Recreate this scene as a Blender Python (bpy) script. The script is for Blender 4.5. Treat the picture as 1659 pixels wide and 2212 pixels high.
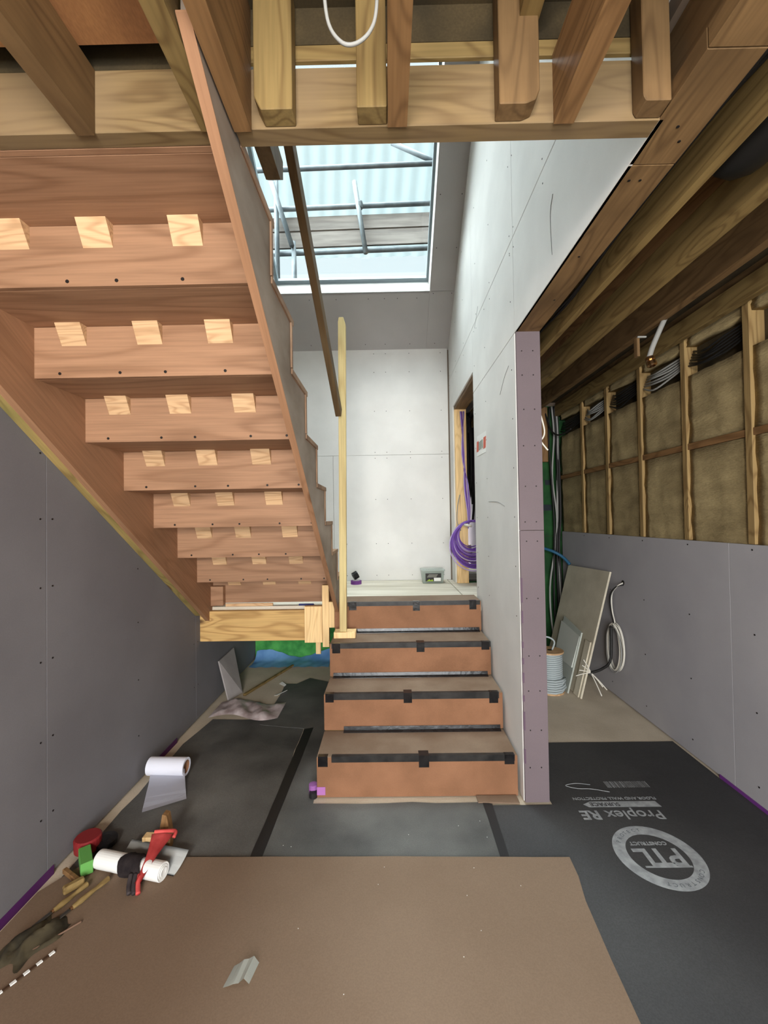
import bpy, bmesh, math, random
from mathutils import Vector, Matrix
random.seed(7)
S = bpy.context.scene
COL = S.collection
for o in list(bpy.data.objects): bpy.data.objects.remove(o)

# ---------------------------------------------------------------- camera
F, PITCH, YAW, ROLL, EYE = 921.48, .0164, .0088, .0153, Vector((0, 0, 1.4))
fw0 = Vector((-math.sin(YAW), math.cos(YAW), 0)); rt0 = Vector((math.cos(YAW), math.sin(YAW), 0)); up0 = Vector((0, 0, 1))
fwd = math.cos(PITCH)*fw0 + math.sin(PITCH)*up0
up1 = math.cos(PITCH)*up0 - math.sin(PITCH)*fw0
RT = math.cos(ROLL)*rt0 - math.sin(ROLL)*up1
UP = math.sin(ROLL)*rt0 + math.cos(ROLL)*up1
cd = bpy.data.cameras.new('camera'); cam = bpy.data.objects.new('camera', cd); COL.objects.link(cam)
cd.sensor_fit = 'HORIZONTAL'; cd.sensor_width = 36; cd.lens = 36*F/1659; cd.clip_start = .02
M = Matrix((RT, UP, -fwd)).transposed().to_4x4(); M.translation = EYE; cam.matrix_world = M
S.camera = cam

def ray(px, py):
    return fwd + RT*((px-829.5)/F) + UP*((1106-py)/F)
def on(px, py, ax, v):                 # where the sight line through a photo point meets the real plane axis=v
    r = ray(px, py); return EYE + r*((v-EYE[ax])/r[ax])

# ---------------------------------------------------------------- world, lights, exposure
W = bpy.data.worlds.new('sky'); S.world = W; W.use_nodes = True
bg = W.node_tree.nodes['Background']; bg.inputs[1].default_value = .46
_tc = W.node_tree.nodes.new('ShaderNodeTexCoord'); _sx = W.node_tree.nodes.new('ShaderNodeSeparateXYZ'); _cr = W.node_tree.nodes.new('ShaderNodeValToRGB')
W.node_tree.links.new(_tc.outputs['Generated'], _sx.inputs[0]); W.node_tree.links.new(_sx.outputs[2], _cr.inputs[0]); W.node_tree.links.new(_cr.outputs[0], bg.inputs[0])
_cr.color_ramp.elements[0].color = (.16, .15, .14, 1)             # the ground below the horizon
_cr.color_ramp.elements[1].position = .04; _cr.color_ramp.elements[1].color = (.86, .965, 1, 1)
S.view_settings.view_transform = 'Standard'; S.view_settings.look = 'None'; S.view_settings.gamma = 1
S.view_settings.use_curve_mapping = False; S.view_settings.exposure = 1.25
def area(name, loc, rot, sx, sy, power, col=(1, 1, 1), portal=False):
    l = bpy.data.lights.new(name, 'AREA'); l.shape = 'RECTANGLE'; l.size = sx; l.size_y = sy; l.energy = power; l.color = col
    l.cycles.is_portal = portal
    o = bpy.data.objects.new(name, l); COL.objects.link(o); o.location = loc; o.rotation_euler = rot; return o
SL = math.atan(.772)                    # pitch of the roof over the landing
# broad overcast sun: bright cloud high over the roof, behind and to the left of the photographer
sd = bpy.data.lights.new('overcast_sun', 'SUN'); sd.energy = 17; sd.angle = math.radians(110); sd.color = (.9, .975, 1)
so = bpy.data.objects.new('overcast_sun', sd); COL.objects.link(so)
so.rotation_euler = Vector((-.58, -.02, .8)).to_track_quat('Z', 'Y').to_euler()
area('added_door_fill_light', (.3, -2.97, 1.2), (math.radians(90), 0, 0), 2.2, 1.9, 106, (.96, .98, 1))  # added cool fill light, unseen, set at an assumed glazed door behind the camera
# added warm fill light, unseen behind the camera; lamp body modelled further down
area('fill_lamp_light', (-.35, -1.85, 1.95), (math.radians(72), 0, math.radians(0)), .55, .35, 32, (1, .93, .85))

# ---------------------------------------------------------------- helpers
def lin(c):
    return tuple((x/255/12.92 if x/255 <= .04045 else ((x/255+.055)/1.055)**2.4) for x in c) + (1,)
def link(o, parent=None):
    COL.objects.link(o)
    if parent is not None:
        o.parent = parent; o.matrix_parent_inverse = Matrix.Translation(-parent.get('_w', parent.location).copy() if False else -wloc(parent))
    return o
def wloc(o):
    v = Vector((0, 0, 0))
    if o.type == 'EMPTY' or any(o.location): v = Vector(o.location)
    return v
def tag(o, label=None, cat=None, group=None, kind=None):
    if label: o['label'] = label
    if cat: o['category'] = cat
    if group: o['group'] = group
    if kind: o['kind'] = kind
    return o
def thing(name, label, cat, loc=(0, 0, 0), group=None):
    o = bpy.data.objects.new(name, None); o.location = loc; o.empty_display_size = .05; COL.objects.link(o)
    return tag(o, label, cat, group)
def struct(name, o=None, loc=(0, 0, 0)):
    if o is None:
        o = bpy.data.objects.new(name, None); o.location = loc; COL.objects.link(o)
    o['kind'] = 'structure'; return o
def add(name, vs, fs, mat, parent=None, smooth=False):
    me = bpy.data.meshes.new(name); me.from_pydata([tuple(v) for v in vs], [], fs); me.update()
    bm = bmesh.new(); bm.from_mesh(me); bmesh.ops.recalc_face_normals(bm, faces=bm.faces); bm.to_mesh(me); bm.free()
    if mat: me.materials.append(mat)
    if smooth:
        for p in me.polygons: p.use_smooth = True
    o = bpy.data.objects.new(name, me); return link(o, parent)
def addbm(name, bm, mat, parent=None, smooth=False):
    me = bpy.data.meshes.new(name); bmesh.ops.recalc_face_normals(bm, faces=bm.faces); bm.to_mesh(me); bm.free()
    if mat: me.materials.append(mat)
    if smooth:
        for p in me.polygons: p.use_smooth = True
    return link(bpy.data.objects.new(name, me), parent)
def bmbox(bm, a, b, bev=0):
    x0, y0, z0 = a; x1, y1, z1 = b
    vs = [bm.verts.new(v) for v in [(x0,y0,z0),(x1,y0,z0),(x1,y1,z0),(x0,y1,z0),(x0,y0,z1),(x1,y0,z1),(x1,y1,z1),(x0,y1,z1)]]
    fs = [bm.faces.new([vs[i] for i in f]) for f in [(0,3,2,1),(4,5,6,7),(0,1,5,4),(1,2,6,5),(2,3,7,6),(3,0,4,7)]]
    if bev:
        es = {e for f in fs for e in f.edges}
        bmesh.ops.bevel(bm, geom=list(es), offset=bev, segments=1, affect='EDGES')
def box(name, a, b, mat, parent=None, bev=.0015):
    a, b = [min(a[i], b[i]) for i in range(3)], [max(a[i], b[i]) for i in range(3)]
    bm = bmesh.new(); bmbox(bm, a, b, bev); return addbm(name, bm, mat, parent)
def beam(name, p0, p1, w, h, mat, parent=None, bev=.002, upv=(0, 0, 1)):
    """timber of section w x h from p0 to p1 (centre line)"""
    p0, p1 = Vector(p0), Vector(p1); d = (p1-p0); L = d.length; d.normalize()
    s = d.cross(Vector(upv)).normalized(); u = s.cross(d)
    bm = bmesh.new(); bmbox(bm, (-w/2, 0, -h/2), (w/2, L, h/2), bev)
    m = Matrix((s, d, u)).transposed().to_4x4(); m.translation = p0
    bmesh.ops.transform(bm, matrix=m, verts=bm.verts); return addbm(name, bm, mat, parent)
def prism(name, pts, ax, a0, a1, mat, parent=None, bev=0):
    """pts: polygon in the two other axes (in xyz order)"""
    n = len(pts); bm = bmesh.new(); r = []
    for a in (a0, a1):
        row = []
        for p in pts:
            c = list(p); c.insert(ax, a); row.append(bm.verts.new(c))
        r.append(row)
    bm.faces.new(r[0]); bm.faces.new(r[1])
    for i in range(n): bm.faces.new((r[0][i], r[0][(i+1) % n], r[1][(i+1) % n], r[1][i]))
    if bev: bmesh.ops.bevel(bm, geom=list(bm.edges), offset=bev, segments=1, affect='EDGES')
    return addbm(name, bm, mat, parent)
def smooth_pts(P, n=6):
    P = [Vector(p) for p in P]
    if len(P) < 3: return P
    out = []
    for i in range(len(P)-1):
        a = P[max(i-1, 0)]; b = P[i]; c = P[i+1]; d = P[min(i+2, len(P)-1)]
        for k in range(n):
            t = k/n
            out.append(.5*((2*b)+(c-a)*t+(2*a-5*b+4*c-d)*t*t+(3*b-a-3*c+d)*t**3))
    out.append(P[-1]); return out
def bmtube(bm, P, r, n=8, sm=6):
    P = smooth_pts(P, sm); rings = []; prev = None
    for i, p in enumerate(P):
        d = (P[min(i+1, len(P)-1)]-P[max(i-1, 0)]).normalized()
        a = prev if prev else (Vector((0, 0, 1)) if abs(d.z) < .9 else Vector((1, 0, 0)))
        s = (a - d*a.dot(d)).normalized(); prev = s; u = d.cross(s)
        rr = r[min(int(i*len(r)/len(P)), len(r)-1)] if isinstance(r, (list, tuple)) else r
        rings.append([bm.verts.new(p+(s*math.cos(2*math.pi*k/n)+u*math.sin(2*math.pi*k/n))*rr) for k in range(n)])
    for a, b in zip(rings, rings[1:]):
        for k in range(n): bm.faces.new((a[k], a[(k+1) % n], b[(k+1) % n], b[k]))
    bm.faces.new(rings[0]); bm.faces.new(rings[-1])
def tube(name, P, r, mat, parent=None, n=8, sm=6):
    bm = bmesh.new(); bmtube(bm, P, r, n, sm); return addbm(name, bm, mat, parent, True)
def lathe(name, prof, c, axis, mat, parent=None, n=28):
    """prof: (radius, height) pairs turned about an axis through c"""
    ax = Vector(axis).normalized(); s = ax.orthogonal().normalized(); u = ax.cross(s); c = Vector(c); bm = bmesh.new(); R = []
    for r, h in prof:
        R.append([bm.verts.new(c+ax*h+(s*math.cos(2*math.pi*k/n)+u*math.sin(2*math.pi*k/n))*max(r, 1e-4)) for k in range(n)])
    for a, b in zip(R, R[1:]):
        for k in range(n): bm.faces.new((a[k], a[(k+1) % n], b[(k+1) % n], b[k]))
    bm.faces.new(R[0]); bm.faces.new(R[-1])
    return addbm(name, bm, mat, parent)
def dots(name, pts, nrm, r, mat, parent, t=.0012):
    """tiny screw heads, many too small to pick apart: one joined part"""
    bm = bmesh.new(); nrm = Vector(nrm).normalized(); s = nrm.orthogonal().normalized(); u = nrm.cross(s)
    for p in pts:
        p = Vector(p); ring = [p+(s*math.cos(a*math.pi/3)+u*math.sin(a*math.pi/3))*r for a in range(6)]
        a = [bm.verts.new(q) for q in ring]; b = [bm.verts.new(q+nrm*t) for q in ring]
        bm.faces.new(b)
        for k in range(6): bm.faces.new((a[k], a[(k+1) % 6], b[(k+1) % 6], b[k]))
    o = addbm(name, bm, mat, parent); o['kind'] = 'stuff'; return o
def sheet(name, outline, z, t, mat, parent=None, jit=0, step=.12):
    """thin ground sheet with a slightly uneven edge, following a polygon in x, y"""
    pts = []
    for i, a in enumerate(outline):
        b = outline[(i+1) % len(outline)]; d = math.hypot(b[0]-a[0], b[1]-a[1]); n = max(1, int(d/step))
        for k in range(n):
            f = k/n; j = jit if k else 0
            pts.append((a[0]+(b[0]-a[0])*f+random.uniform(-j, j), a[1]+(b[1]-a[1])*f+random.uniform(-j, j)))
    return prism(name, pts, 2, z, z+t, mat, parent)
def text(name, s, size, mat, parent, M4, ext=.0003, ls=1.0, bold=0.0):
    c = bpy.data.curves.new(name, 'FONT'); c.body = s; c.size = size; c.extrude = ext; c.offset = bold; c.space_character = ls
    c.resolution_u = 3
    o = bpy.data.objects.new(name+'_tmp', c); COL.objects.link(o)
    dg = bpy.context.evaluated_depsgraph_get(); dg.update()
    me = bpy.data.meshes.new_from_object(o.evaluated_get(dg)); bpy.data.objects.remove(o)
    me.transform(M4); me.materials.clear(); me.materials.append(mat)
    return link(bpy.data.objects.new(name, me), parent)

# ---------------------------------------------------------------- materials
def mat(name, rgb, rough=.7, metal=0, spec=.3):
    m = bpy.data.materials.new(name); m.use_nodes = True; p = m.node_tree.nodes['Principled BSDF']
    p.inputs['Base Color'].default_value = lin(rgb); p.inputs['Roughness'].default_value = rough
    p.inputs['Metallic'].default_value = metal; p.inputs['Specular IOR Level'].default_value = spec
    return m
def N(m, t, **k):
    n = m.node_tree.nodes.new(t)
    for a, b in k.items(): setattr(n, a, b)
    return n
def noisy(name, c1, c2, scale=4, rough=.75, detail=6, stretch=(1, 1, 1), bump=0, bscale=60, fine=0, ramp=(.35, .65), c3=None):
    """two-tone mottled matt surface"""
    m = mat(name, c1, rough); L = m.node_tree.links; p = m.node_tree.nodes['Principled BSDF']
    tc = N(m, 'ShaderNodeTexCoord'); mp = N(m, 'ShaderNodeMapping'); mp.inputs['Scale'].default_value = stretch
    L.new(tc.outputs['Object'], mp.inputs[0])
    n = N(m, 'ShaderNodeTexNoise'); n.inputs['Scale'].default_value = scale; n.inputs['Detail'].default_value = detail
    L.new(mp.outputs[0], n.inputs['Vector'])
    r = N(m, 'ShaderNodeValToRGB'); r.color_ramp.elements[0].position = ramp[0]; r.color_ramp.elements[1].position = ramp[1]
    r.color_ramp.elements[0].color = lin(c1); r.color_ramp.elements[1].color = lin(c2)
    if c3: e = r.color_ramp.elements.new((ramp[0]+ramp[1])/2); e.color = lin(c3)
    L.new(n.outputs[0], r.inputs[0]); out = r.outputs[0]
    if fine:
        f = N(m, 'ShaderNodeTexNoise'); f.inputs['Scale'].default_value = bscale*3; f.inputs['Detail'].default_value = 2
        L.new(mp.outputs[0], f.inputs['Vector'])
        mr = N(m, 'ShaderNodeMapRange'); mr.inputs[1].default_value = .3; mr.inputs[2].default_value = .7
        mr.inputs[3].default_value = 1-fine; mr.inputs[4].default_value = 1+fine; L.new(f.outputs[0], mr.inputs[0])
        mx = N(m, 'ShaderNodeVectorMath', operation='SCALE'); L.new(out, mx.inputs[0]); L.new(mr.outputs[0], mx.inputs['Scale']); out = mx.outputs[0]
    L.new(out, p.inputs['Base Color'])
    if bump:
        b = N(m, 'ShaderNodeBump'); b.inputs['Strength'].default_value = bump; b.inputs['Distance'].default_value = .004
        nb = N(m, 'ShaderNodeTexNoise'); nb.inputs['Scale'].default_value = bscale; nb.inputs['Detail'].default_value = 4
        L.new(mp.outputs[0], nb.inputs['Vector']); L.new(nb.outputs[0], b.inputs['Height']); L.new(b.outputs[0], p.inputs['Normal'])
    return m
def wood(name, light, dark, axis='X', figure=7, freq=1.6, rough=.62, knots=0, rot=(0, 0, 0), contrast=1.0, stain=None, fibre=.12):
    """grain = contour lines of stretched noise, plus fibre and optional knots"""
    m = mat(name, light, rough, spec=.25); L = m.node_tree.links; p = m.node_tree.nodes['Principled BSDF']
    tc = N(m, 'ShaderNodeTexCoord'); oi = N(m, 'ShaderNodeObjectInfo')
    mr0 = N(m, 'ShaderNodeMapping'); mr0.inputs['Rotation'].default_value = rot; L.new(tc.outputs['Object'], mr0.inputs[0])
    off = N(m, 'ShaderNodeVectorMath', operation='SCALE'); cmb = N(m, 'ShaderNodeCombineXYZ')
    for i in range(3): L.new(oi.outputs['Random'], cmb.inputs[i])
    L.new(cmb.outputs[0], off.inputs[0]); off.inputs['Scale'].default_value = 9.3
    ad = N(m, 'ShaderNodeVectorMath', operation='ADD'); L.new(mr0.outputs[0], ad.inputs[0]); L.new(off.outputs[0], ad.inputs[1])
    sc = {'X': (1, 7, 7), 'Y': (7, 1, 7), 'Z': (7, 7, 1)}[axis]
    mp = N(m, 'ShaderNodeMapping'); mp.inputs['Scale'].default_value = sc; L.new(ad.outputs[0], mp.inputs[0])
    n = N(m, 'ShaderNodeTexNoise'); n.inputs['Scale'].default_value = freq; n.inputs['Detail'].default_value = 1.5; n.inputs['Roughness'].default_value = .35
    L.new(mp.outputs[0], n.inputs['Vector'])
    src = n.outputs[0]
    if knots:
        kv = N(m, 'ShaderNodeTexVoronoi'); km = N(m, 'ShaderNodeMapping')
        km.inputs['Scale'].default_value = {'X': (1.6, 4, 4), 'Y': (4, 1.6, 4), 'Z': (4, 4, 1.6)}[axis]
        L.new(ad.outputs[0], km.inputs[0]); L.new(km.outputs[0], kv.inputs['Vector']); kv.inputs['Scale'].default_value = 1.15
        bend = N(m, 'ShaderNodeMapRange'); bend.inputs[1].default_value = 0; bend.inputs[2].default_value = .35; bend.inputs[3].default_value = .35; bend.inputs[4].default_value = 0
        bend.interpolation_type = 'SMOOTHSTEP'; L.new(kv.outputs['Distance'], bend.inputs[0])
        sm = N(m, 'ShaderNodeMath', operation='ADD'); L.new(src, sm.inputs[0]); L.new(bend.outputs[0], sm.inputs[1]); src = sm.outputs[0]
    mu = N(m, 'ShaderNodeMath', operation='MULTIPLY'); mu.inputs[1].default_value = figure*6.28; L.new(src, mu.inputs[0])
    si = N(m, 'ShaderNodeMath', operation='SINE'); L.new(mu.outputs[0], si.inputs[0])
    r = N(m, 'ShaderNodeMapRange'); r.inputs[1].default_value = -1; r.inputs[2].default_value = 1; r.inputs[3].default_value = 1; r.inputs[4].default_value = 0
    L.new(si.outputs[0], r.inputs[0])
    pw = N(m, 'ShaderNodeMath', operation='POWER'); pw.inputs[1].default_value = 3.2; L.new(r.outputs[0], pw.inputs[0])
    fb = N(m, 'ShaderNodeTexNoise'); fm = N(m, 'ShaderNodeMapping')
    fm.inputs['Scale'].default_value = {'X': (4, 120, 120), 'Y': (120, 4, 120), 'Z': (120, 120, 4)}[axis]; L.new(ad.outputs[0], fm.inputs[0])
    fb.inputs['Scale'].default_value = 1; fb.inputs['Detail'].default_value = 3; L.new(fm.outputs[0], fb.inputs['Vector'])
    a2 = N(m, 'ShaderNodeMath', operation='MULTIPLY'); a2.inputs[1].default_value = .55*contrast; L.new(pw.outputs[0], a2.inputs[0])
    mix = N(m, 'ShaderNodeMix', data_type='RGBA'); mix.inputs[6].default_value = lin(light); mix.inputs[7].default_value = lin(dark)
    L.new(a2.outputs[0], mix.inputs[0]); out = mix.outputs[2]
    # fibre and board-to-board tint
    fr = N(m, 'ShaderNodeMapRange'); fr.inputs[1].default_value = .3; fr.inputs[2].default_value = .7; fr.inputs[3].default_value = 1-fibre; fr.inputs[4].default_value = 1+fibre
    L.new(fb.outputs[0], fr.inputs[0])
    tr = N(m, 'ShaderNodeMapRange'); tr.inputs[3].default_value = .9; tr.inputs[4].default_value = 1.08; L.new(oi.outputs['Random'], tr.inputs[0])
    mm = N(m, 'ShaderNodeMath', operation='MULTIPLY'); L.new(fr.outputs[0], mm.inputs[0]); L.new(tr.outputs[0], mm.inputs[1])
    vs = N(m, 'ShaderNodeVectorMath', operation='SCALE'); L.new(out, vs.inputs[0]); L.new(mm.outputs[0], vs.inputs['Scale']); out = vs.outputs[0]
    if stain:
        sn = N(m, 'ShaderNodeTexNoise'); sn.inputs['Scale'].default_value = 3.2; sn.inputs['Detail'].default_value = 5; L.new(ad.outputs[0], sn.inputs['Vector'])
        sr = N(m, 'ShaderNodeMapRange'); sr.inputs[1].default_value = .42; sr.inputs[2].default_value = .66; L.new(sn.outputs[0], sr.inputs[0])
        s2 = N(m, 'ShaderNodeMath', operation='MULTIPLY'); s2.inputs[1].default_value = .75; L.new(sr.outputs[0], s2.inputs[0])
        mx = N(m, 'ShaderNodeMix', data_type='RGBA'); mx.inputs[7].default_value = lin(stain); L.new(s2.outputs[0], mx.inputs[0]); L.new(out, mx.inputs[6]); out = mx.outputs[2]
    if knots:
        kr = N(m, 'ShaderNodeMapRange'); kr.inputs[1].default_value = .06; kr.inputs[2].default_value = .12; kr.inputs[3].default_value = knots; kr.inputs[4].default_value = 0
        kr.interpolation_type = 'SMOOTHSTEP'; L.new(kv.outputs['Distance'], kr.inputs[0])
        mk = N(m, 'ShaderNodeMix', data_type='RGBA'); mk.inputs[7].default_value = lin((82, 52, 30)); L.new(kr.outputs[0], mk.inputs[0]); L.new(out, mk.inputs[6]); out = mk.outputs[2]
    L.new(out, p.inputs['Base Color'])
    b = N(m, 'ShaderNodeBump'); b.inputs['Strength'].default_value = .12; b.inputs['Distance'].default_value = .002
    L.new(fb.outputs[0], b.inputs['Height']); L.new(b.outputs[0], p.inputs['Normal'])
    return m
OAK, OAKD = (156, 119, 91), (110, 76, 52)
stair_x = wood('stair_veneer_across', OAK, OAKD, 'X', figure=7, freq=.9, contrast=.75)
ang = math.atan2(.189, .2644)
stair_s = wood('stair_veneer_string', (152, 113, 84), (108, 75, 50), 'Y', figure=4, freq=1.0, rot=(ang, 0, 0), knots=.6, contrast=.55)
end_dust = noisy('dusty_step_ends', (126, 98, 76), (158, 130, 106), 8, .8)
string_dust = noisy('dusty_string_face', (120, 104, 88), (166, 152, 138), 5, .8, stretch=(1, .5, 1), ramp=(.3, .7), bump=.1)
block_w = wood('pale_softwood_block', (204, 168, 128), (154, 112, 74), 'X', figure=12, freq=2, contrast=.8)
tim = {a: wood('softwood_'+a, (134, 112, 70), (90, 68, 38), a, figure=7, knots=.85) for a in 'XYZ'}
stud_w = wood('wall_stud_wood', (156, 130, 86), (106, 78, 44), 'Z', figure=7, knots=.85)
timo = {a: wood('orange_softwood_'+a, (136, 102, 66), (96, 68, 40), a, figure=8, knots=.5) for a in 'XYZ'}
timd = {a: wood('brown_timber_'+a, (130, 102, 68), (84, 62, 38), a, figure=7, knots=.8, stain=(98, 76, 50)) for a in 'XYZ'}
dusty_t = wood('dusty_header_timber', (130, 108, 74), (90, 68, 42), 'X', figure=9, knots=.6, stain=(126, 106, 80))
treated = wood('green_treated_batten', (160, 136, 84), (98, 78, 44), 'Y', figure=5, knots=.9, rot=(ang, 0, 0), stain=(122, 116, 66))
post_w = wood('pale_treated_post', (200, 182, 130), (156, 128, 80), 'Z', figure=4, knots=.8, contrast=.7)
rail_w = wood('weathered_rail', (104, 86, 60), (66, 50, 32), 'Y', figure=4, rot=(ang, 0, 0), stain=(92, 70, 44))
beam_w = wood('yellow_trimmer', (206, 168, 108), (146, 104, 56), 'X', figure=5, knots=.9)
pale_v = wood('pale_upright', (236, 202, 148), (196, 152, 98), 'Z', figure=9, contrast=.7)
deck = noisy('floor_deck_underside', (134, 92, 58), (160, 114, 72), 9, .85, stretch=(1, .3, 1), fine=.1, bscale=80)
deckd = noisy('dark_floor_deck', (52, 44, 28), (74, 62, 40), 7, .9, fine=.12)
board_w = noisy('white_plasterboard', (214, 212, 208), (224, 222, 218), 3, .85, fine=.015, bscale=120)
board_g = noisy('grey_plasterboard', (160, 158, 162), (170, 168, 171), 2, .85, fine=.03, bscale=120)
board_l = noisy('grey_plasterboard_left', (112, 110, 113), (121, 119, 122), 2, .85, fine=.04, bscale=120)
board_s = noisy('sloping_plasterboard', (168, 164, 162), (176, 172, 170), 2, .85, fine=.02, bscale=120)
board_p = noisy('pinkish_fire_board', (106, 95, 99), (113, 101, 105), 2, .85, fine=.03, bscale=120)
core_m = mat('stud_core', (120, 105, 90), .9)
screw_m = mat('dark_screw', (38, 34, 32), .5, .4)
card = noisy('cardboard_riser', (128, 90, 64), (146, 104, 76), 5, .8, fine=.05, bscale=60)
card_t = noisy('dusty_cardboard_tread', (112, 90, 72), (136, 116, 98), 4, .85, ramp=(.35, .75), fine=.05, bscale=60)
card_f = noisy('floor_hardboard', (116, 96, 78), (128, 108, 90), 1.3, .8, fine=.07, bscale=70, ramp=(.3, .7))
tape = noisy('black_tape', (18, 17, 18), (34, 32, 32), 20, .22, bump=.35, bscale=35)
tape_d = noisy('dusty_black_tape', (26, 25, 25), (50, 48, 46), 14, .4, bump=.25, bscale=35)
ptape = mat('purple_tape', (112, 58, 132), .5)
ptape_d = mat('dark_purple_tape', (82, 34, 92), .55)
rubber = noisy('black_floor_protection', (68, 68, 67), (122, 122, 118), 1.7, .6, detail=8, fine=.12, bscale=70, ramp=(.36, .74), bump=.15)
rubber_r = noisy('black_floor_protection_clean', (56, 56, 57), (74, 74, 74), 1.6, .6, detail=8, fine=.14, bscale=70, ramp=(.35, .75), bump=.15)
rubber_m = noisy('dusty_floor_protection', (72, 74, 76), (122, 124, 122), 2.4, .6, detail=8, fine=.08, bscale=70, ramp=(.35, .7), bump=.15)
seam_m = mat('seam_tape', (34, 34, 35), .5)
print_m = noisy('white_print', (138, 142, 144), (168, 172, 174), 30, .8)
concrete = noisy('concrete_screed', (190, 178, 158), (210, 198, 178), 3, .9, fine=.06, bscale=50, bump=.2)
green_b = noisy('green_membrane', (46, 128, 58), (84, 172, 84), 9, .7, detail=10, bump=.3, bscale=30)
green_d = noisy('dark_green_membrane', (22, 62, 30), (38, 88, 42), 7, .8, detail=8)
blue_f = noisy('blue_film', (92, 138, 196), (130, 178, 226), 5, .4, bump=.3, bscale=12)
insul = noisy('mineral_wool', (132, 116, 82), (172, 154, 112), 5, 1, detail=10, stretch=(1, .6, 2.2), bump=.9, bscale=45, fine=.14, ramp=(.3, .7))
land_b = noisy('pale_dusty_boards', (196, 186, 166), (222, 214, 198), 3, .85, stretch=(.4, 4, 1), fine=.04)
white_m = mat('white_plastic', (232, 232, 228), .5)
paper_m = mat('white_paper', (226, 228, 240), .75)
grey_cable = mat('grey_cable', (150, 150, 146), .5)
wht_cable = mat('white_cable', (222, 218, 206), .5)
blk_cable = mat('black_cable', (30, 29, 28), .5)
pur_cable = mat('purple_cable', (112, 74, 160), .45)
pur_cable2 = mat('pale_violet_cable', (186, 164, 214), .45)
steel = noisy('scaffold_steel', (84, 92, 96), (104, 112, 115), 8, .45)
plank_m = noisy('scaffold_plank', (98, 92, 87), (124, 118, 112), 4, .8, stretch=(.4, 4, 4))
copper = mat('brass_fitting', (206, 164, 120), .25, 1)
glass = bpy.data.materials.new('window_glass'); glass.use_nodes = True
_nt = glass.node_tree; _nt.nodes.clear()
_o = _nt.nodes.new('ShaderNodeOutputMaterial'); _m = _nt.nodes.new('ShaderNodeMixShader'); _t = _nt.nodes.new('ShaderNodeBsdfTransparent'); _g = _nt.nodes.new('ShaderNodeBsdfGlossy')
_t.inputs[0].default_value = (.95, .985, .99, 1); _g.inputs['Roughness'].default_value = .03; _m.inputs[0].default_value = .05
_nt.links.new(_t.outputs[0], _m.inputs[1]); _nt.links.new(_g.outputs[0], _m.inputs[2]); _nt.links.new(_m.outputs[0], _o.inputs[0])

# ================================================================ THE SETTING
XL, XR, YB, YF = -1.3627, 1.7413, 4.337, -3.0          # left wall, right wall, back, behind the camera
WX, WT, WE, SOF = .6436, .1215, 2.114, 2.317           # stair wall face, thickness, end, soffit height
LAND = .777
XB = WX+WT
fl = struct('floor', box('floor', (XL-.1, YF-.1, -.1), (XR+.1, YB+.1, 0), concrete, bev=0))

# ---- left wall: solid core with boarded sheets
wl = struct('wall_left', box('wall_left', (XL-.12, YF-.1, 0), (XL-.0135, YB+.1, 7.2), core_m, bev=0))
ys = [-3.0, -1.9, -.71, .49, 1.69, 3.0, YB]
for a, b in zip(ys, ys[1:]):
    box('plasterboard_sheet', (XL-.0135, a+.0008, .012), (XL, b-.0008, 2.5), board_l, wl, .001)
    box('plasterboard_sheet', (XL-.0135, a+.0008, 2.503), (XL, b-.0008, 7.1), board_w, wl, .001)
dots('screw_heads', [(XL, y, z) for y in (1.66, 1.72, 2.31, 2.97, 3.03, .52, 1.1) for z in (.25, .55, .86, 1.15, 1.42, 1.68, 1.95)], (1, 0, 0), .004, screw_m, wl)

# ---- right-hand room wall: studs, mineral wool, plasterboard below
wr = struct('wall_right', box('wall_right', (XR+.09, YF-.1, 0), (XR+.2, YB+.1, 2.6), core_m, bev=0))
edges = [YB, 3.81, 3.382, 2.938, 2.499, 2.057, 1.6, 1.15, .7, .1, -.6, -1.3, -2.1, YF]
for a, b in zip(edges[1:], edges):
    y0, y1 = a+.02, b-.02
    for z0, z1 in ((1.2, 1.77 if a > 0 else 1.8), (1.81, 2.2), (2.37, 2.47)):
        bm = bmesh.new(); nu, nv = 9, 7
        g = [[bm.verts.new((XR+.012+random.uniform(-.006, .006), y0+(y1-y0)*i/nu, z0+(z1-z0)*j/nv)) for j in range(nv+1)] for i in range(nu+1)]
        for i in range(nu):
            for j in range(nv): bm.faces.new((g[i][j], g[i+1][j], g[i+1][j+1], g[i][j+1]))
        back = [bm.verts.new((XR+.085, y, z)) for y, z in ((y0, z0), (y1, z0), (y1, z1), (y0, z1))]; bm.faces.new(back)
        rim = [(back[0], back[1], [g[i][0] for i in range(nu+1)]), (back[3], back[2], [g[i][nv] for i in range(nu+1)])]
        for p, q, row in rim: bm.faces.new([p]+row+[q])
        for p, q, row in ((back[0], back[3], g[0]), (back[1], back[2], g[nu])): bm.faces.new([p]+row+[q])
        addbm('insulation_batt', bm, insul, wr, True)
    if a > -2.9: box('stud', (XR-.004, a-.02, 1.252), (XR+.09, a+.02, 2.47), stud_w, wr, .002)
    box('noggin', (XR+.0, y0, 1.772), (XR+.08, y1, 1.808), timo['Y'], wr, .002)
    box('recess_shade_strip', (XR+.07, y0, 2.19), (XR+.088, y1, 2.38), deckd, wr, 0)  # dark strip that paints the shade inside the cable recess
box('top_plate', (XR-.02, YF, 2.47), (XR+.09, YB, 2.56), timd['Y'], wr)
box('ledger', (XR-.06, YF, 2.40), (XR-.022, YB, 2.50), tim['Y'], wr)
yy = [YF, -1.3, .5, 2.2, YB-.05]
for a, b in zip(yy, yy[1:]): box('plasterboard_sheet', (XR, a+.0008, .012), (XR+.0125, b-.0008, 1.25), board_g, wr, .001)
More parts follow.
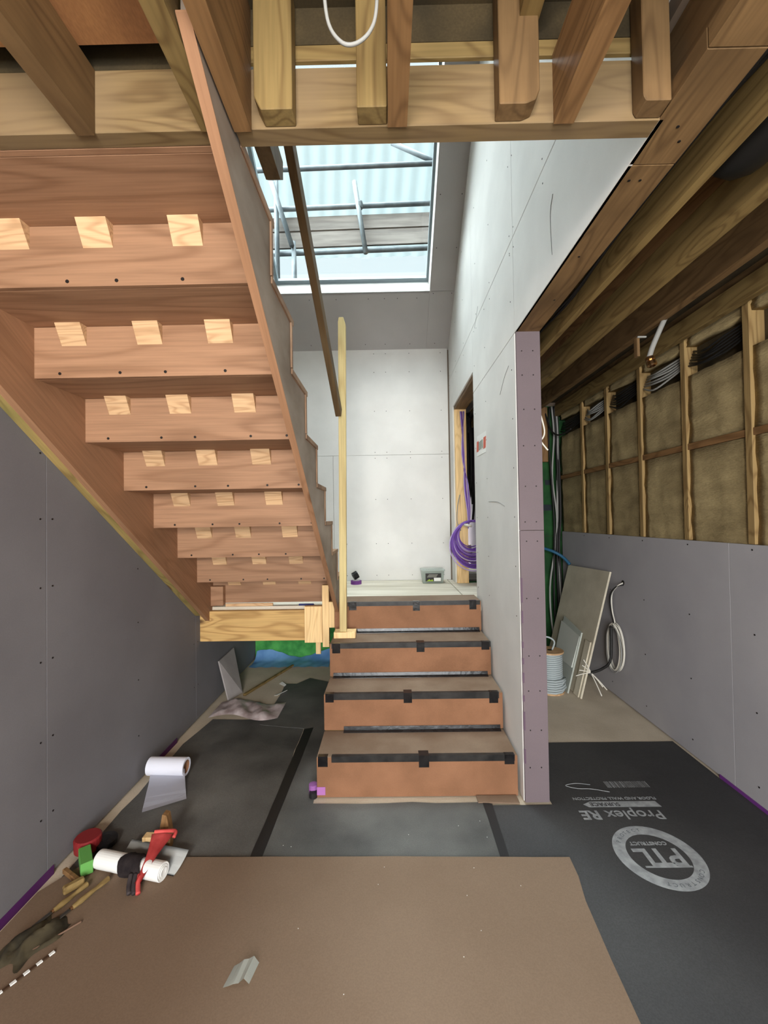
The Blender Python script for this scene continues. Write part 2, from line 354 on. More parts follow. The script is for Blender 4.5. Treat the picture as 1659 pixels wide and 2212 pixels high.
dots('screw_heads', [(XR, y, z) for y in (3.81, 3.38, 2.94, 2.5, 2.06, 1.6) for z in (1.225, .82, .45, .1)], (-1, 0, 0), .0045, screw_m, wr)

# ---- back wall: landing boards above, green membrane below and in the right-hand room
wb = struct('wall_back', box('wall_back', (XL-.1, YB+.0135, 0), (XR+.1, YB+.12, 3.4), core_m, bev=0))
for (x0, x1, z0, z1) in ((XL, -.55, LAND, 2.05), (-.549, WX-.012, LAND, 2.05), (XL, WX-.012, 2.0525, 3.14)):
    box('plasterboard_sheet', (x0+.0008, YB, z0), (x1-.0008, YB+.0125, z1), board_w, wb, .001)
for (x0, x1) in ((XL, -.14), (-.138, WX)): box('membrane_board', (x0, YB, 0), (x1, YB+.0125, LAND-.05), green_b, wb, .001)
for (z0, z1) in ((0, 1.2), (1.202, 2.52)): box('membrane_board', (XB, YB, z0), (XR+.08, YB+.0125, z1), green_d, wb, .001)
dots('screw_heads', [(x, YB, z) for x in (-.42, -.12, .0, .24, .56) for z in (.83, 1.15, 1.6, 2.02, 2.08, 2.5, 2.9, 3.09)], (0, -1, 0), .004, screw_m, wb)
box('stud', (1.55, YB-.05, 1.95), (1.62, YB-.005, 2.5), timo['Z'], wb)
box('seam_tape', (1.45, YB-.004, 1.46), (1.66, YB-.001, 1.52), mat('navy_tape', (24, 34, 40), .6), wb, 0)
box('seam_tape', (1.60, YB-.004, 1.72), (1.66, YB-.001, 1.77), bpy.data.materials['navy_tape'], wb, 0)

# ---- stair wall (white boards, door opening on the landing)
D0, D1, DT = 3.14, 4.12, 2.476
bm = bmesh.new(); cx0, cx1 = WX+.013, XB-.013
for (y0, y1, z0, z1) in ((WE+.013, D0, 0, SOF), (D0, D1, 0, LAND-.04), (D1, YB, 0, SOF), (WE+.013, D0, SOF, 6.5), (D0, D1, DT, 6.5), (D1, YB, SOF, 6.5), (-.6, WE+.013, SOF+.2, 6.5)):
    bmbox(bm, (cx0, y0, z0), (cx1, y1, z1))
wc = struct('wall_center', addbm('wall_center', bm, core_m))
for (y0, y1, z0, z1) in ((WE, D0-.001, .012, SOF-.001), (WE, D0, SOF+.001, 2.795), (WE-.0, D0, 2.798, 4.0), (D0, D1, DT, 2.795), (D0, D1, 2.798, 4.0), (D1, YB, LAND-.0, 2.795), (D1, YB, 2.798, 4.0),
                         (.98, WE-.0015, SOF+.0, 2.795), (.98, WE-.0015, 2.798, 4.0), (-.6, .978, 2.56, 4.0), (-.6, 1.5, 4.002, 6.5), (1.502, YB, 4.002, 6.5), (D0+.002, D1, .012, LAND-.03)):
    box('plasterboard_sheet', (WX, y0+.0006, z0), (WX+.0125, y1-.0006, z1-.001), board_w, wc, .0012)
for (z0, z1) in ((.012, 1.332), (1.334, SOF)): box('end_board', (WX+.004, WE-.0125, z0), (XB, WE, z1), board_p, wc, .001)
for (y0, y1, z0, z1) in ((WE+.001, D0, .012, 1.332), (WE+.001, D0, 1.334, SOF), (D0+.001, D1, .012, LAND-.04), (D1+.001, YB-.01, .012, SOF)): box('plasterboard_sheet', (XB-.0125, y0, z0), (XB, y1, z1), board_g, wc, .001)
dots('screw_heads', [(WX+dx, WE-.0125, z) for z, k in ((.18, 0), (.36, 1), (.55, 0), (.72, 1), (1.0, 0), (1.28, 1), (1.375, 0), (1.55, 1), (1.75, 0), (1.93, 1), (2.1, 0), (2.22, 0)) for dx in ((.035, .088) if k else (.03, .085))], (0, -1, 0), .0035, screw_m, wc)
pts = []
for y in (2.17, 2.75, 3.08):
    pts += [(WX, y, z) for z in (.9, 1.15, 1.4, 1.65, 1.9, 2.15, 2.5, 2.75)]
for y in (1.0, 1.35, 1.7, 2.1, 2.17, 2.6, 3.0, 3.5, 3.9, 4.3): pts += [(WX, y, z) for z in (2.74, 2.84, 3.2, 3.6)]
dots('screw_heads', pts, (-1, 0, 0), .0035, screw_m, wc)
bm = bmesh.new()                          # dabs of dark tape along the arris of the wall end
for z, h in ((.5, .03), (.59, .05), (.88, .06), (.98, .12), (.76, .03), (.68, .03), (.36, .09), (.2, .07)):
    bmbox(bm, (WX+.002, WE-.0135, z), (WX+.011, WE-.0122, z+h))
addbm('tape_dabs', bm, mat('mauve_dark_tape', (92, 72, 88), .6), wc)['kind'] = 'stuff'
dd = struct('door_1')
box('door_jamb', (WX+.012, D1-.035, LAND), (XB, D1, DT), pale_v, dd)
box('door_jamb', (WX+.012, D0, LAND), (XB, D0+.035, DT), pale_v, dd)
box('door_head', (WX+.012, D0, DT-.035), (XB, D1, DT), timd['Y'], dd)
box('door_threshold', (WX, D0, LAND-.035), (XB+.2, D1, LAND-.002), land_b, dd)

# ---- small space seen through the landing door, bright opening at its far end
sp = struct('wall_beyond', None)
box('side_board', (1.16, 4.46, .3), (1.18, 6.2, 2.9), board_p, sp, 0)
box('side_board', (.52, 4.46, .3), (.54, 6.2, 2.9), board_g, sp, 0)
box('floor_panel', (.52, 4.46, .70), (1.18, 6.2, LAND-.02), land_b, sp, 0)
box('ceiling_panel', (.52, 4.46, 2.6), (1.18, 6.2, 2.62), board_g, sp, 0)
box('far_board', (.54, 6.0, 1.72), (1.16, 6.02, 2.6), board_p, sp, 0)
box('far_board', (.54, 6.0, LAND), (1.16, 6.02, 1.02), concrete, sp, 0)
box('far_board', (.54, 6.0, 1.02), (.98, 6.02, 1.1), mat('dark_lining', (24, 24, 26), .8), sp, 0)
# cut the back wall behind the doorway
def cut(o, a, b):
    c = box('cutter', a, b, None, None, 0); m = o.modifiers.new('cut', 'BOOLEAN'); m.object = c; m.operation = 'DIFFERENCE'; m.solver = 'EXACT'
    dg = bpy.context.evaluated_depsgraph_get(); dg.update(); me = bpy.data.meshes.new_from_object(o.evaluated_get(dg)); o.modifiers.clear(); o.data = me
    bpy.data.objects.remove(c)
cut(wb, (XB+.002, YB-.1, LAND-.02), (1.16, YB+.5, 2.6))
for o in [c for c in wb.children if c.name.startswith('membrane_board')]:
    if o.data.vertices[0].co.x > .7: cut(o, (XB-.01, YB-.1, LAND-.02), (.985, YB+.5, 2.6))
box('passage_board', (.985, D0-.1, 0), (1.0, YB-.002, 2.5), board_g, sp, 0)
box('passage_board', (XB+.001, D0-.115, 0), (1.0, D0-.1, 2.5), board_g, sp, 0)
box('ceiling_panel', (XB+.001, D0-.1, 2.5), (1.0, YB+.13, 2.515), board_g, sp, 0)
box('floor_panel', (XB+.202, D0-.1, LAND-.035), (.985, YB+.12, LAND-.02), land_b, sp, 0)
bm = bmesh.new()
for i in range(7):
    x = .80+.03*i; bmtube(bm, [(x, 4.75+random.uniform(-.1, .1), 2.58), (x+random.uniform(-.03, .03), 4.8, 1.9), (x-.03+random.uniform(-.04, .04), 4.75, 1.35+.1*(i % 3))], .012, 6, 5)
tag(addbm('cable_bundle', bm, blk_cable), 'dark cables hanging in the space beyond the landing doorway', 'cables')

# ---- landing deck
lf = struct('landing_floor', None)
ybs = [3.115, 3.30, 3.47, 3.66, 3.87, 4.07, 4.21, YB-.001]
for a, b in zip(ybs, ybs[1:]): box('floor_board', (XL+.002, a+.001, LAND-.03), (.59, b-.001, LAND), land_b, lf, .0015)
box('floor_board', (.597, 3.0, LAND-.03), (WX+.010, YB-.01, LAND-.001), land_b, lf, .0015)
box('joist', (XL+.002, 3.70, LAND-.15), (WX, 3.745, LAND-.031), timd['X'], lf)
box('joist', (XL+.002, 4.25, LAND-.15), (WX, 4.295, LAND-.031), timd['X'], lf)
tb = tag(box('trimmer_beam', (XL+.001, 3.065, .54), (-.5, 3.112, LAND-.022), beam_w), 'yellow knotty trimmer beam carrying the left half of the landing', 'beam')

# ---- roof slope with skylight over the landing
def rs(y, off=0):                       # point on the slope: (y, z) pushed outwards by off
    n = Vector((0, .611, .7915)); return (y+n.y*off, 3.125+.772*(4.346-y)+n.z*off)
def slope(name, x0, x1, y0, y1, o0, o1, m, parent):
    a, b, c, d = rs(y0, o0), rs(y1, o0), rs(y1, o1), rs(y0, o1)
    return prism(name, [a, b, c, d], 0, x0, x1, m, parent)
SX0, SX1, SY0, SY1 = -1.03, .417, 3.882, 1.55
rc = struct('ceiling_slope', None)
for (x0, x1, y0, y1) in ((XL, SX1-.001, 4.40, SY0), (SX1, WX+.02, 4.40, SY0+.002), (SX1, WX+.02, SY0-.0, SY1), (XL, SX0, SY0-.002, SY1), (XL, WX+.02, SY1-.002, .6), (XL, WX+.02, .598, -.6)):
    slope('plasterboard_sheet', x0, x1, y0, y1, 0, .0125, board_s, rc)
for (x0, x1, y0, y1) in ((XL-.1, XR+.2, 4.6, SY0+.02), (SX1+.013, XR+.2, SY0+.02, SY1), (XL-.1, SX0-.013, SY0+.02, SY1), (XL-.1, XR+.2, SY1-.02, -.8)):
    slope('rafter_block', x0, x1, y0, y1, .014, .19, core_m, rc)
for (x0, x1, y0, y1) in ((SX0, SX1, SY0+.012, SY0), (SX0, SX1, SY1, SY1-.012)): slope('reveal_board', x0, x1, y0, y1, 0, .185, board_w, rc)
for (x0, x1) in ((SX1, SX1+.0125), (SX0-.0125, SX0)): slope('reveal_board', x0, x1, SY0+.012, SY1-.012, .001, .185, board_w, rc)
dots('screw_heads', [(x, rs(y)[0], rs(y)[1]) for x, y in [(a, 3.93) for a in (-.7, -.45, -.15, .0, .12, .3)]+[(a, 4.29) for a in (-.75, -.4, -.2, .0, .25, .5)]+[(a, b) for a in (.45, .62) for b in (3.9, 3.6, 3.3, 3.0)]], (0, -.611, -.7915), .004, screw_m, rc)
w1 = struct('window_1', None)
fm_ = mat('grey_window_frame', (120, 132, 138), .4)
for (x0, x1, y0, y1) in ((SX0, SX1, SY0, SY0-.03), (SX0, SX1, SY1+.03, SY1), (SX0, SX0+.03, SY0-.03, SY1+.03), (SX1-.022, SX1, SY0-.03, SY1+.03)):
    slope('window_frame', x0, x1, y0, y1, .187, .235, fm_, w1)
slope('window_pane', SX0+.03, SX1-.022, SY0-.03, SY1+.03, .205, .211, glass, w1)

# ---- upper floor shell (gives the stairwell its bounce light)
us = struct('wall_upper', None)
box('end_wall', (XL-.1, -.62, 2.6), (XR+.2, -.6, 7.6), board_w, us, 0)
box('gable_wall', (XR+.1, -.6, 2.6), (XR+.2, YB+.2, 7.2), core_m, us, 0)

# ---- ceiling of the room (underside of the floor above)
ce = struct('ceiling', None)
H0, H1 = .978, 1.026
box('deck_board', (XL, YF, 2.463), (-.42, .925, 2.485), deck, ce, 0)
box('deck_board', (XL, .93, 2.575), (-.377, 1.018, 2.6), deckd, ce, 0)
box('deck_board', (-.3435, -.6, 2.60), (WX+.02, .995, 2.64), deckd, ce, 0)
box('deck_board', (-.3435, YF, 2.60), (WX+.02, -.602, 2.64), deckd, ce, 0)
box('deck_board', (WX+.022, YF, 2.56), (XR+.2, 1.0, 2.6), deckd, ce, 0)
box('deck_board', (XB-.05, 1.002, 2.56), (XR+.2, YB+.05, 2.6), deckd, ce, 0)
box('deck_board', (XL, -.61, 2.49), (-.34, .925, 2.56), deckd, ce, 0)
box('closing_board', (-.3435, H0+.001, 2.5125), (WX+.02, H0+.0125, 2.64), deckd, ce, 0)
# ---- wall behind the camera with an assumed wide glazed door, unseen, added for the light
wf = struct('wall_front', None)
for (a, b) in (((XL-.1, YF-.12, 0), (-.85, YF, 2.6)), ((1.45, YF-.12, 0), (XR+.2, YF, 2.6)), ((-.85, YF-.12, 2.2), (1.45, YF, 2.6)), ((-.85, YF-.12, 0), (1.45, YF, .1))):
    box('wall_panel', a, b, board_g, wf, 0)
d2 = struct('assumed_door_2', None)  # assumed door, out of view, frames the added fill light
for (a, b) in (((-.85, YF-.08, .1), (-.79, YF-.03, 2.2)), ((1.39, YF-.08, .1), (1.45, YF-.03, 2.2)), ((.27, YF-.08, .1), (.33, YF-.03, 2.2))): box('assumed_door_frame', a, b, fm_, d2)
box('assumed_door_pane', (-.79, YF-.06, .1), (.27, YF-.055, 2.2), glass, d2, 0); box('assumed_door_pane', (.33, YF-.06, .1), (1.39, YF-.055, 2.2), glass, d2, 0)

# ---- base tapes
def strip(name, parent_label, a, b, m, label): return tag(box(name, a, b, m, None, 0), label, 'tape')
strip('wall_tape', 0, (XL+.0005, .3, 0), (XL+.004, 1.72, .035), ptape_d, 'dark purple tape along the foot of the left wall beside the tools')
strip('wall_tape', 0, (XL+.0005, 2.4, 0), (XL+.004, 2.72, .03), ptape_d, 'short purple tape at the left wall foot behind the paper roll')
strip('wall_tape', 0, (XR-.004, .3, 0), (XR-.0005, 2.3, .02), ptape, 'purple tape along the foot of the right wall')

# ================================================================ UPPER STAIRCASE (seen from below)
UL, UR, Y0, G, ZB, R = -1.2913, -.374, 3.1353, .2644, .802, .189
st = thing('upper_staircase', 'unfinished brown timber staircase seen from below, climbing towards the left foreground', 'staircase', (-.83, 3.13, LAND))
zb = lambda k: ZB+R*k
for k in range(0, 9):
    y = Y0-G*k
    r = box('riser', (UL-.01, y, zb(k)), (UR+.004, y+.018, zb(k+1)-.0005), stair_x, st, .001)
    for x in (-1.18, -.96, -.79, -.6, -.41):
        x += random.uniform(-.03, .02)
        if k >= 1: lathe('screw', [(.0055, 0), (.0055, -.002)], (x, y, zb(k)+.016), (0, 1, 0), screw_m, r, 8)
for k in range(0, 8):
    y = Y0-G*k; t = zb(k+1)
    box('tread', (UL-.01, y-G+.0185, t), (-.348, y+.036, t+.022), stair_x, st, .002)
    box('tread_end', (-.3475, y-G+.006, t+.002), (-.342, y+.038, t+.023), end_dust, st, .001)
    for x in (-1.135, -.872, -.615):
        x += random.uniform(-.02, .02); h = .071 if k > 0 else .06
        prism('glue_block', [(y-.0003, t-.0003), (y-.037, t-.0003), (y-.0003, t-h)], 0, x-.046, x+.046, block_w, st)
# cut outer string: stepped top edge, straight raking bottom edge
def rake(y, d): return ZB+.715*(Y0-y)+d
poly = [(Y0+.04, rake(Y0+.04, -.165)), (.78, rake(.78, -.165)), (.78, rake(.78, -.04))]
poly += [(.99, rake(.99, .05)), (Y0-G*8+.02, zb(8))]
top = []
for k in range(7, -1, -1):
    y = Y0-G*k
    top += [(y-G+.019, zb(k+1)), (y+.017, zb(k+1))]
poly = poly[:-1]+top+[(Y0+.017, .78)]
prism('outer_string', poly, 0, UR+.0005, -.3485, string_dust, st)
prism('string_edge', [(Y0, rake(Y0, -.165)-.0005), (.76, rake(.76, -.165)-.0005), (.76, rake(.76, -.165)-.004), (Y0, rake(Y0, -.165)-.004)], 0, UR, -.3485, stair_s, st)
zz = []
for k in range(7, -1, -1):
    y = Y0-G*k; zz += [(y-G+.02, zb(k+1)+.0), (y+.017, zb(k+1)+.0)]
for k in range(0, 8):
    y = Y0-G*k; box('riser_end', (-.3480, y+.001, zb(k)+.024), (-.342, y+.02, zb(k+1)+.002), end_dust, st, .001)
prism('wall_string', [(Y0+.02, rake(Y0, -.18)), (.9, rake(.9, -.165)), (.9, rake(.9, .30)), (Y0+.02, rake(Y0, .24))], 0, UL-.03, UL-.0005, stair_s, st)
box('corner_block', (UL, Y0-.05, .79), (UL+.09, Y0-.002, .93), stair_x, st)
# raking batten between wall string and wall
tag(prism('raking_batten', [(2.99, rake(2.99, -.165)), (.9, rake(.9, -.165)), (.9, rake(.9, -.07)), (2.99, rake(2.99, -.07))], 0, XL+.0005, UL-.031, treated, None, .002),
    'greenish treated batten raking down the left wall under the stair', 'batten')
tag(box('packing_strip', (UL+.095, 3.116, LAND+.001), (-.85, 3.133, LAND+.022), block_w), 'thin pale packing strip lying on the landing edge under the stair', 'batten')
tag(box('blue_pencil', (-.66, 3.116, LAND+.001), (-.55, 3.126, LAND+.014), mat('navy_blue', (24, 36, 96), .4)), 'dark blue strip at the stair foot beside the pale upright', 'strip')

# timber bits around the stair foot
tag(box('square_board', (-.60, 3.02, .535), (-.475, 3.064, .79), pale_v), 'pale square board fixed on the end of the trimmer beam', 'board')
tag(box('support_leg', (-.530, 3.066, .44), (-.495, 3.09, .538), pale_v), 'short pale leg showing under the square board', 'timber')
tag(box('upright_batten', (-.466, 2.972, .517), (-.420, 3.018, .945), pale_v), 'pale upright batten between the square board and the stair', 'timber')
tag(box('upright_block', (-.418, 2.955, .655), (-.379, 2.998, .832), pale_v), 'short pale block upright behind the foot of the tall post', 'timber')

# temporary post, foot and rails
tag(box('post_foot', (-.366, 2.80, .6225), (-.224, 2.895, .662), pale_v), 'pale timber foot block under the tall post, on the third step', 'block')
pt = thing('temporary_post', 'tall pale softwood post standing on the stair beside the upper flight', 'post', (-.3, 2.83, .6625))
prism('shaft', [(-.328, .6635), (-.283, .6635), (-.262, 2.70), (-.276, 2.745), (-.306, 2.745), (-.311, 2.715)], 1, 2.808, 2.853, post_w, pt, .002)
rp0, rp1 = Vector((-.31, 2.80, 2.04)), Vector((-.405, .9, 3.34))
tag(beam('handrail', (-.309, 2.765, 2.094), (-.386, 1.30, 3.155), .036, .07, rail_w), 'long dark temporary handrail raking down to the tall post', 'handrail')
sb = prism('rail_end', [(1.06, 2.585), (1.46, 2.585), (1.50, 2.615), (1.50, 2.68), (1.06, 2.68)], 0, -.405, -.355, rail_w)
tag(sb, 'short dark rail end with chamfered tip hanging below the header', 'timber')

# ================================================================ LOWER STAIRCASE (covered in cardboard)
SL0, SR, SY, SG, SRZ = -.3777, .6317, 2.1664, .2625, .207
lo = thing('lower_staircase', 'short flight of steps covered in brown cardboard and black tape', 'staircase', (.127, SY, 0))
for i in range(4):
    y = SY+SG*i; z = SRZ*i
    box('riser_cover', (SL0, y, z+.004), (SR, y+.008, z+SRZ-.004), card, lo, .001)
    y2 = y+SG if i < 3 else y+.23
    box('tread_cover', (SL0+.001, y-.001, z+SRZ-.004), (SR-.001, y2, z+SRZ), card_t, lo, .001)
bm = bmesh.new()
for i in range(4):
    y = SY+SG*i; bmbox(bm, (SL0+.004, y+.009, SRZ*i*0+.002), (SR-.002, y+SG-.0005 if i < 3 else 3.05, SRZ*(i+1)-.0045))
addbm('step_carcass', bm, timd['X'], lo)
box('nosing_board', (SL0, SY+SG*3+.01, SRZ*4-.045), (SR, SY+SG*3+.228, SRZ*4-.0045), timd['X'], lo, 0)
def riser_patch(name, i, x0, x1, py0, py1, m, wrap=0, t=.0012):
    y = SY+SG*i; a = on(x0, py1, 1, y); b = on(x1, py1, 1, y)
    z1 = SRZ*(i+1); z0 = b.z
    if wrap: z1 = SRZ*(i+1)+t
    bm = bmesh.new(); bmbox(bm, (a.x, y-.001-t, z0), (b.x, y-.001, z1))
    if wrap: bmbox(bm, (a.x, y-.001, SRZ*(i+1)+.0004), (b.x, y+wrap, SRZ*(i+1)+t))
    return addbm(name, bm, m, lo)
for i, x0, x1, pb in ((0, 716, 1112, 1643), (1, 703, 1078, 1508), (2, 716, 1060, 1397), (3, 751, 1037, 1306)):
    riser_patch('nosing_tape', i, x0, x1, 1, pb, tape_d, .02 if i < 3 else .01)
for i, x0, x1, pb in ((0, 687, 708, 1656), (0, 905, 927, 1657), (0, 1090, 1111, 1650), (1, 703, 721, 1517), (1, 872, 890, 1518), (1, 1057, 1076, 1518),
                      (2, 718, 735, 1411), (2, 900, 917, 1408), (2, 1040, 1057, 1403), (3, 754, 770, 1318), (3, 892, 907, 1319), (3, 1014, 1029, 1316)):
    riser_patch('tape_patch', i, x0, x1, 1, pb, tape, .045 if x0 in (905, 900, 872) else .022, .002)
for i, x0, x1 in ((1, 742, 1079), (2, 721, 1054), (3, 772, 1038)):
    y = SY+SG*i; a = on(x0, 1500, 1, y).x; b = on(x1, 1500, 1, y).x; z = SRZ*i
    prism('joint_tape', [(y-.002, z+.0006), (y-.028, z+.0006), (y-.026, z+.0022), (y-.008, z+.009), (y-.0045, z+.026), (y-.002, z+.026)], 0, a, b, tape, lo)
a = on(676, 1700, 1, SY); b = on(703, 1717, 1, SY)
box('purple_patch', (SL0, SY-.0025, b.z), (b.x, SY-.0008, a.z), mat('mauve_tape', (168, 108, 170), .6), lo, 0)
lathe('rolled_edge', [(.004, 0), (.022, .002), (.022, .05), (.004, .052)], (SL0-.024, SY+.03, .004), (0, 0, 1), mat('mauve_roll', (150, 96, 160), .5), lo, 14)
lathe('rolled_edge', [(.004, 0), (.02, .002), (.02, .03), (.004, .032)], (SL0-.02, SY+.005, .0), (0, 0, 1), seam_m, lo, 12)
tag(sheet('cardboard_offcut', [(.42, 2.11), (.62, 2.10), (.62, 2.16), (.42, 2.16)], .006, .006, card_t), 'crumpled cardboard edge on the floor at the right foot of the steps', 'cardboard')

# ================================================================ HEADER, HANGING STUDS, JOISTS
tag(box('header_beam', (XL+.001, H0, SOF-.003), (-.378, H1-.007, 2.463), dusty_t), 'yellowish header beam over the top of the upper flight, left of the stair string', 'beam')
tag(box('header_beam', (-.3435, H0, SOF-.003), (WX+.001, H1, 2.457), dusty_t), 'dusty header beam spanning the stairwell opening below the daylight slit', 'beam')
tag(box('packing_batten', (-.3435, H0+.001, 2.4745), (WX+.001, H0+.0125, 2.512), tim['X']), 'olive brown batten above the daylight slit', 'batten')
tag(box('packing_batten', (XL+.001, H0, 2.4635), (-.378, H1-.007, 2.574), deckd), 'added dark board blocking stairwell light above the left header beam', 'board')  # added to stop stairwell light leaking over the header; dark like the gap
def stud(x0, x1, label, ch=0, m=None, zt=2.599):
    m = m or tim['Z']
    if ch > 0: p = [(x0, SOF+ch), (x0+ch*.5, SOF), (x1, SOF), (x1, zt), (x0, zt)]
    elif ch < 0: p = [(x0, SOF), (x1+ch, SOF), (x1+ch*.3, SOF-ch*.3), (x1, SOF-ch), (x1, zt), (x0, zt)]
    else: p = [(x0, SOF), (x1, SOF), (x1, zt), (x0, zt)]
    tag(prism('hanging_stud', p, 1, H0-.0455, H0-.0005, m, None, .002), label, 'timber', None)
stud(-.285, -.199, 'hanging stud with a clipped corner, leftmost on the header beam', .03, tim['Z'])
stud(-.055, .012, 'yellow hanging stud behind the white cable loop', 0, tim['Z'])
stud(.262, .352, 'brown hanging stud with a rounded corner and bolt hole', -.03, timd['Z'])
stud(.580, .642, 'hanging stud at the right end of the header beam', .012, timd['Z'])
def joist(x, w, z0, z1, y0, y1, m, label, dx=0):
    o = prism('floor_joist', [(x-dx, y0), (x-dx+w, y0), (x+w, y1), (x, y1)], 2, z0, z1, m); return tag(o, label, 'joist')
joist(-.713, .042, 2.307, 2.462, YF, H0-.001, timd['Y'], 'knotty brown floor joist in the upper left corner')
joist(-1.25, .045, 2.307, 2.462, YF, H0-.001, timd['Y'], 'floor joist close to the left wall')
joist(-.421, .044, 2.31, 2.462, YF, H0-.001, tim['Y'], 'olive floor joist just left of the stair string')
joist(-.3435, .040, 2.307, 2.599, YF, H0-.001, timo['Y'], 'deep brown floor joist just right of the stair string')
joist(.0135, .045, 2.309, 2.4, YF, H0-.002, timo['Y'], 'narrow orange joist directly overhead beside the white cable')
joist(.398, .046, 2.309, 2.47, YF, H0-.001, timo['Y'], 'floor joist meeting the header between the two right hanging studs')
joist(.31, .045, 2.513, 2.599, YF, H0-.002, tim['Y'], 'pale upper joist above the brown bolted stud')
tsb = thing('soffit_board', 'long brown soffit boards along the top of the wall opening', 'beam', (WX+.06, 1.1, SOF))
for a, b in ((YF, .83), (.8315, 1.108), (1.11, WE-.001)): box('board', (WX+.001, a, SOF), (XB, b, SOF+.045), timd['Y'], tsb)
dots('bolt_heads', [(x, y, SOF) for x, y in ((.70, 1.0), (.73, 1.04), (.675, 1.16), (.705, 1.16), (.69, 1.5), (.72, 1.8))], (0, 0, -1), .004, screw_m, tsb)
tag(box('soffit_beam', (WX+.028, YF, SOF+.046), (XB-.002, WE+.01, SOF+.198), timd['Y']), 'timber beam hidden above the long brown soffit board', 'beam')
joist(.862, .03, 2.317, 2.5, YF, YB, tim['Y'], 'narrow pale joist running beside the cables on the right')
joist(1.068, .052, 2.317, 2.438, YF, YB, tim['Y'], 'lower half of the deep twin joist on the right', -.0)
joist(1.068, .052, 2.442, 2.559, YF, YB, timo['Y'], 'upper half of the deep twin joist on the right')
joist(1.40, .045, 2.40, 2.559, YF, YB, timd['Y'], 'dim joist near the insulated right wall')
bm = bmesh.new()
for i in range(5):
    x = .79+.013*i; bmtube(bm, [(x+random.uniform(-.008, .008), y, 2.40+random.uniform(-.02, .02)) for y in (.2, .7, 1.1, 1.5, 1.9, 2.3, 2.9, 3.6, 4.2)], .006, 6, 4)
tag(addbm('cable_run', bm, blk_cable, None, True), 'dark cables running above the soffit board on the right', 'cables', kind=None)
tag(tube('flexible_duct', [(.965, .3, 2.40), (.965, .7, 2.39), (.975, .95, 2.375), (.985, 1.15, 2.39), (.985, 1.2, 2.46)], .066, blk_cable, None, 14), 'black flexible duct between joists at the upper right edge', 'duct')

# white cable loop overhead
tag(tube('cable_loop', [(-.100, .74, 2.52), (-.101, .745, 2.40), (-.095, .75, 2.30), (-.072, .75, 2.257), (-.045, .75, 2.252), (-.018, .75, 2.275), (-.006, .75, 2.32), (-.004, .745, 2.42), (-.004, .74, 2.52)], .0033, grey_cable),
    'white cable loop hanging from the floor above, top centre', 'cable')

# ================================================================ RIGHT-HAND ROOM CONTENTS
bn = 0
for a, b in zip(edges[1:6], edges[0:5]):
    bm = bmesh.new()
    for i in range(6):
        z = 2.23+.017*i; bmtube(bm, [(XR+.02+.006*i, b-.02, z+.03), (XR-.0+random.uniform(-.012, .01), (a+b)/2+.05, z-.01+random.uniform(-.015, .015)), (XR+.01, (a+b)/2-.08, z+.005), (XR+.02+.006*i, a+.02, z+.035)], .006, 6, 4)
    wh = ['in the bay nearest the back corner', 'in the second bay from the back corner', 'behind the pipe fitting', 'in the bay right of the pipe fitting', 'in the bay with the torn insulation'][bn]; bn += 1
    tag(addbm('cable_bunch', bm, blk_cable if bn % 2 else grey_cable, None, True), 'bunch of cables crossing the insulated wall '+wh, 'cables', 'cables along the insulated wall')
pf = thing('water_pipe', 'grey pipe angled down from the joists with a shiny brass end fitting', 'pipe', (1.37, 2.2, 2.15))
tube('pipe', [(1.53, 2.2, 2.56), (1.46, 2.2, 2.44), (1.385, 2.2, 2.28), (1.362, 2.2, 2.215)], .013, grey_cable, pf, 10)
lathe('fitting', [(.014, 0), (.022, .005), (.022, .02), (.017, .024), (.024, .03), (.024, .05), (.015, .055), (.015, .02)], (1.362, 2.2, 2.215), (.12, -.25, -1), copper, pf, 12)
box('bracket', (1.30, 2.2, 2.22), (1.315, 2.23, 2.32), timd['Z'], pf)
box('clip', (1.30, 2.19, 2.313), (1.345, 2.2, 2.321), grey_cable, pf)
t = thing('cable_tail', 'two white cable tails poking out of the edge of the wall end', 'cable', (.77, 2.16, 1.9))
tube('cable', [(XB-.01, 2.18, 2.02), (.776, 2.17, 1.95), (.803, 2.17, 1.84), (.79, 2.17, 1.795), (.772, 2.17, 1.80)], .004, wht_cable, t)
tube('cable', [(XB-.002, 2.17, 1.815), (.79, 2.165, 1.77), (.815, 2.16, 1.735)], .004, wht_cable, t)
t = thing('corner_cables', 'grey and black cables dropping down the far right corner', 'cables', (1.67, 4.25, 0))
for i, (dx, m) in enumerate(((0, grey_cable), (.02, blk_cable), (.04, grey_cable), (.055, blk_cable), (-.02, blk_cable))):
    tube('cable', [(1.66+dx+random.uniform(-.02, .02)*(z < 2.3), 4.27+random.uniform(-.015, .015), z) for z in (2.5, 2.2, 1.8, 1.4, 1.1)]+[(1.655+dx-.06*(i == 0), 4.25, .7), (1.65+dx-.05*(i == 0), 4.22, .3), (1.66+dx, 4.2, .012)], .009 if i % 2 == 0 else .012, m, t)
tube('cable', [(1.60, 4.3, 2.45), (1.62, 4.2, 2.25), (1.66, 4.1, 2.18), (1.71, 3.95, 2.21)], .008, blk_cable, t)
tag(tube('blue_pipe', [(1.30, 4.28, 1.12), (1.42, 4.2, 1.115), (1.55, 4.1, 1.075), (1.64, 4.05, 1.02), (1.69, 4.0, .95)], .014, mat('blue_pipe', (44, 92, 122), .4)), 'blue water pipe bending over the leaning board', 'pipe')
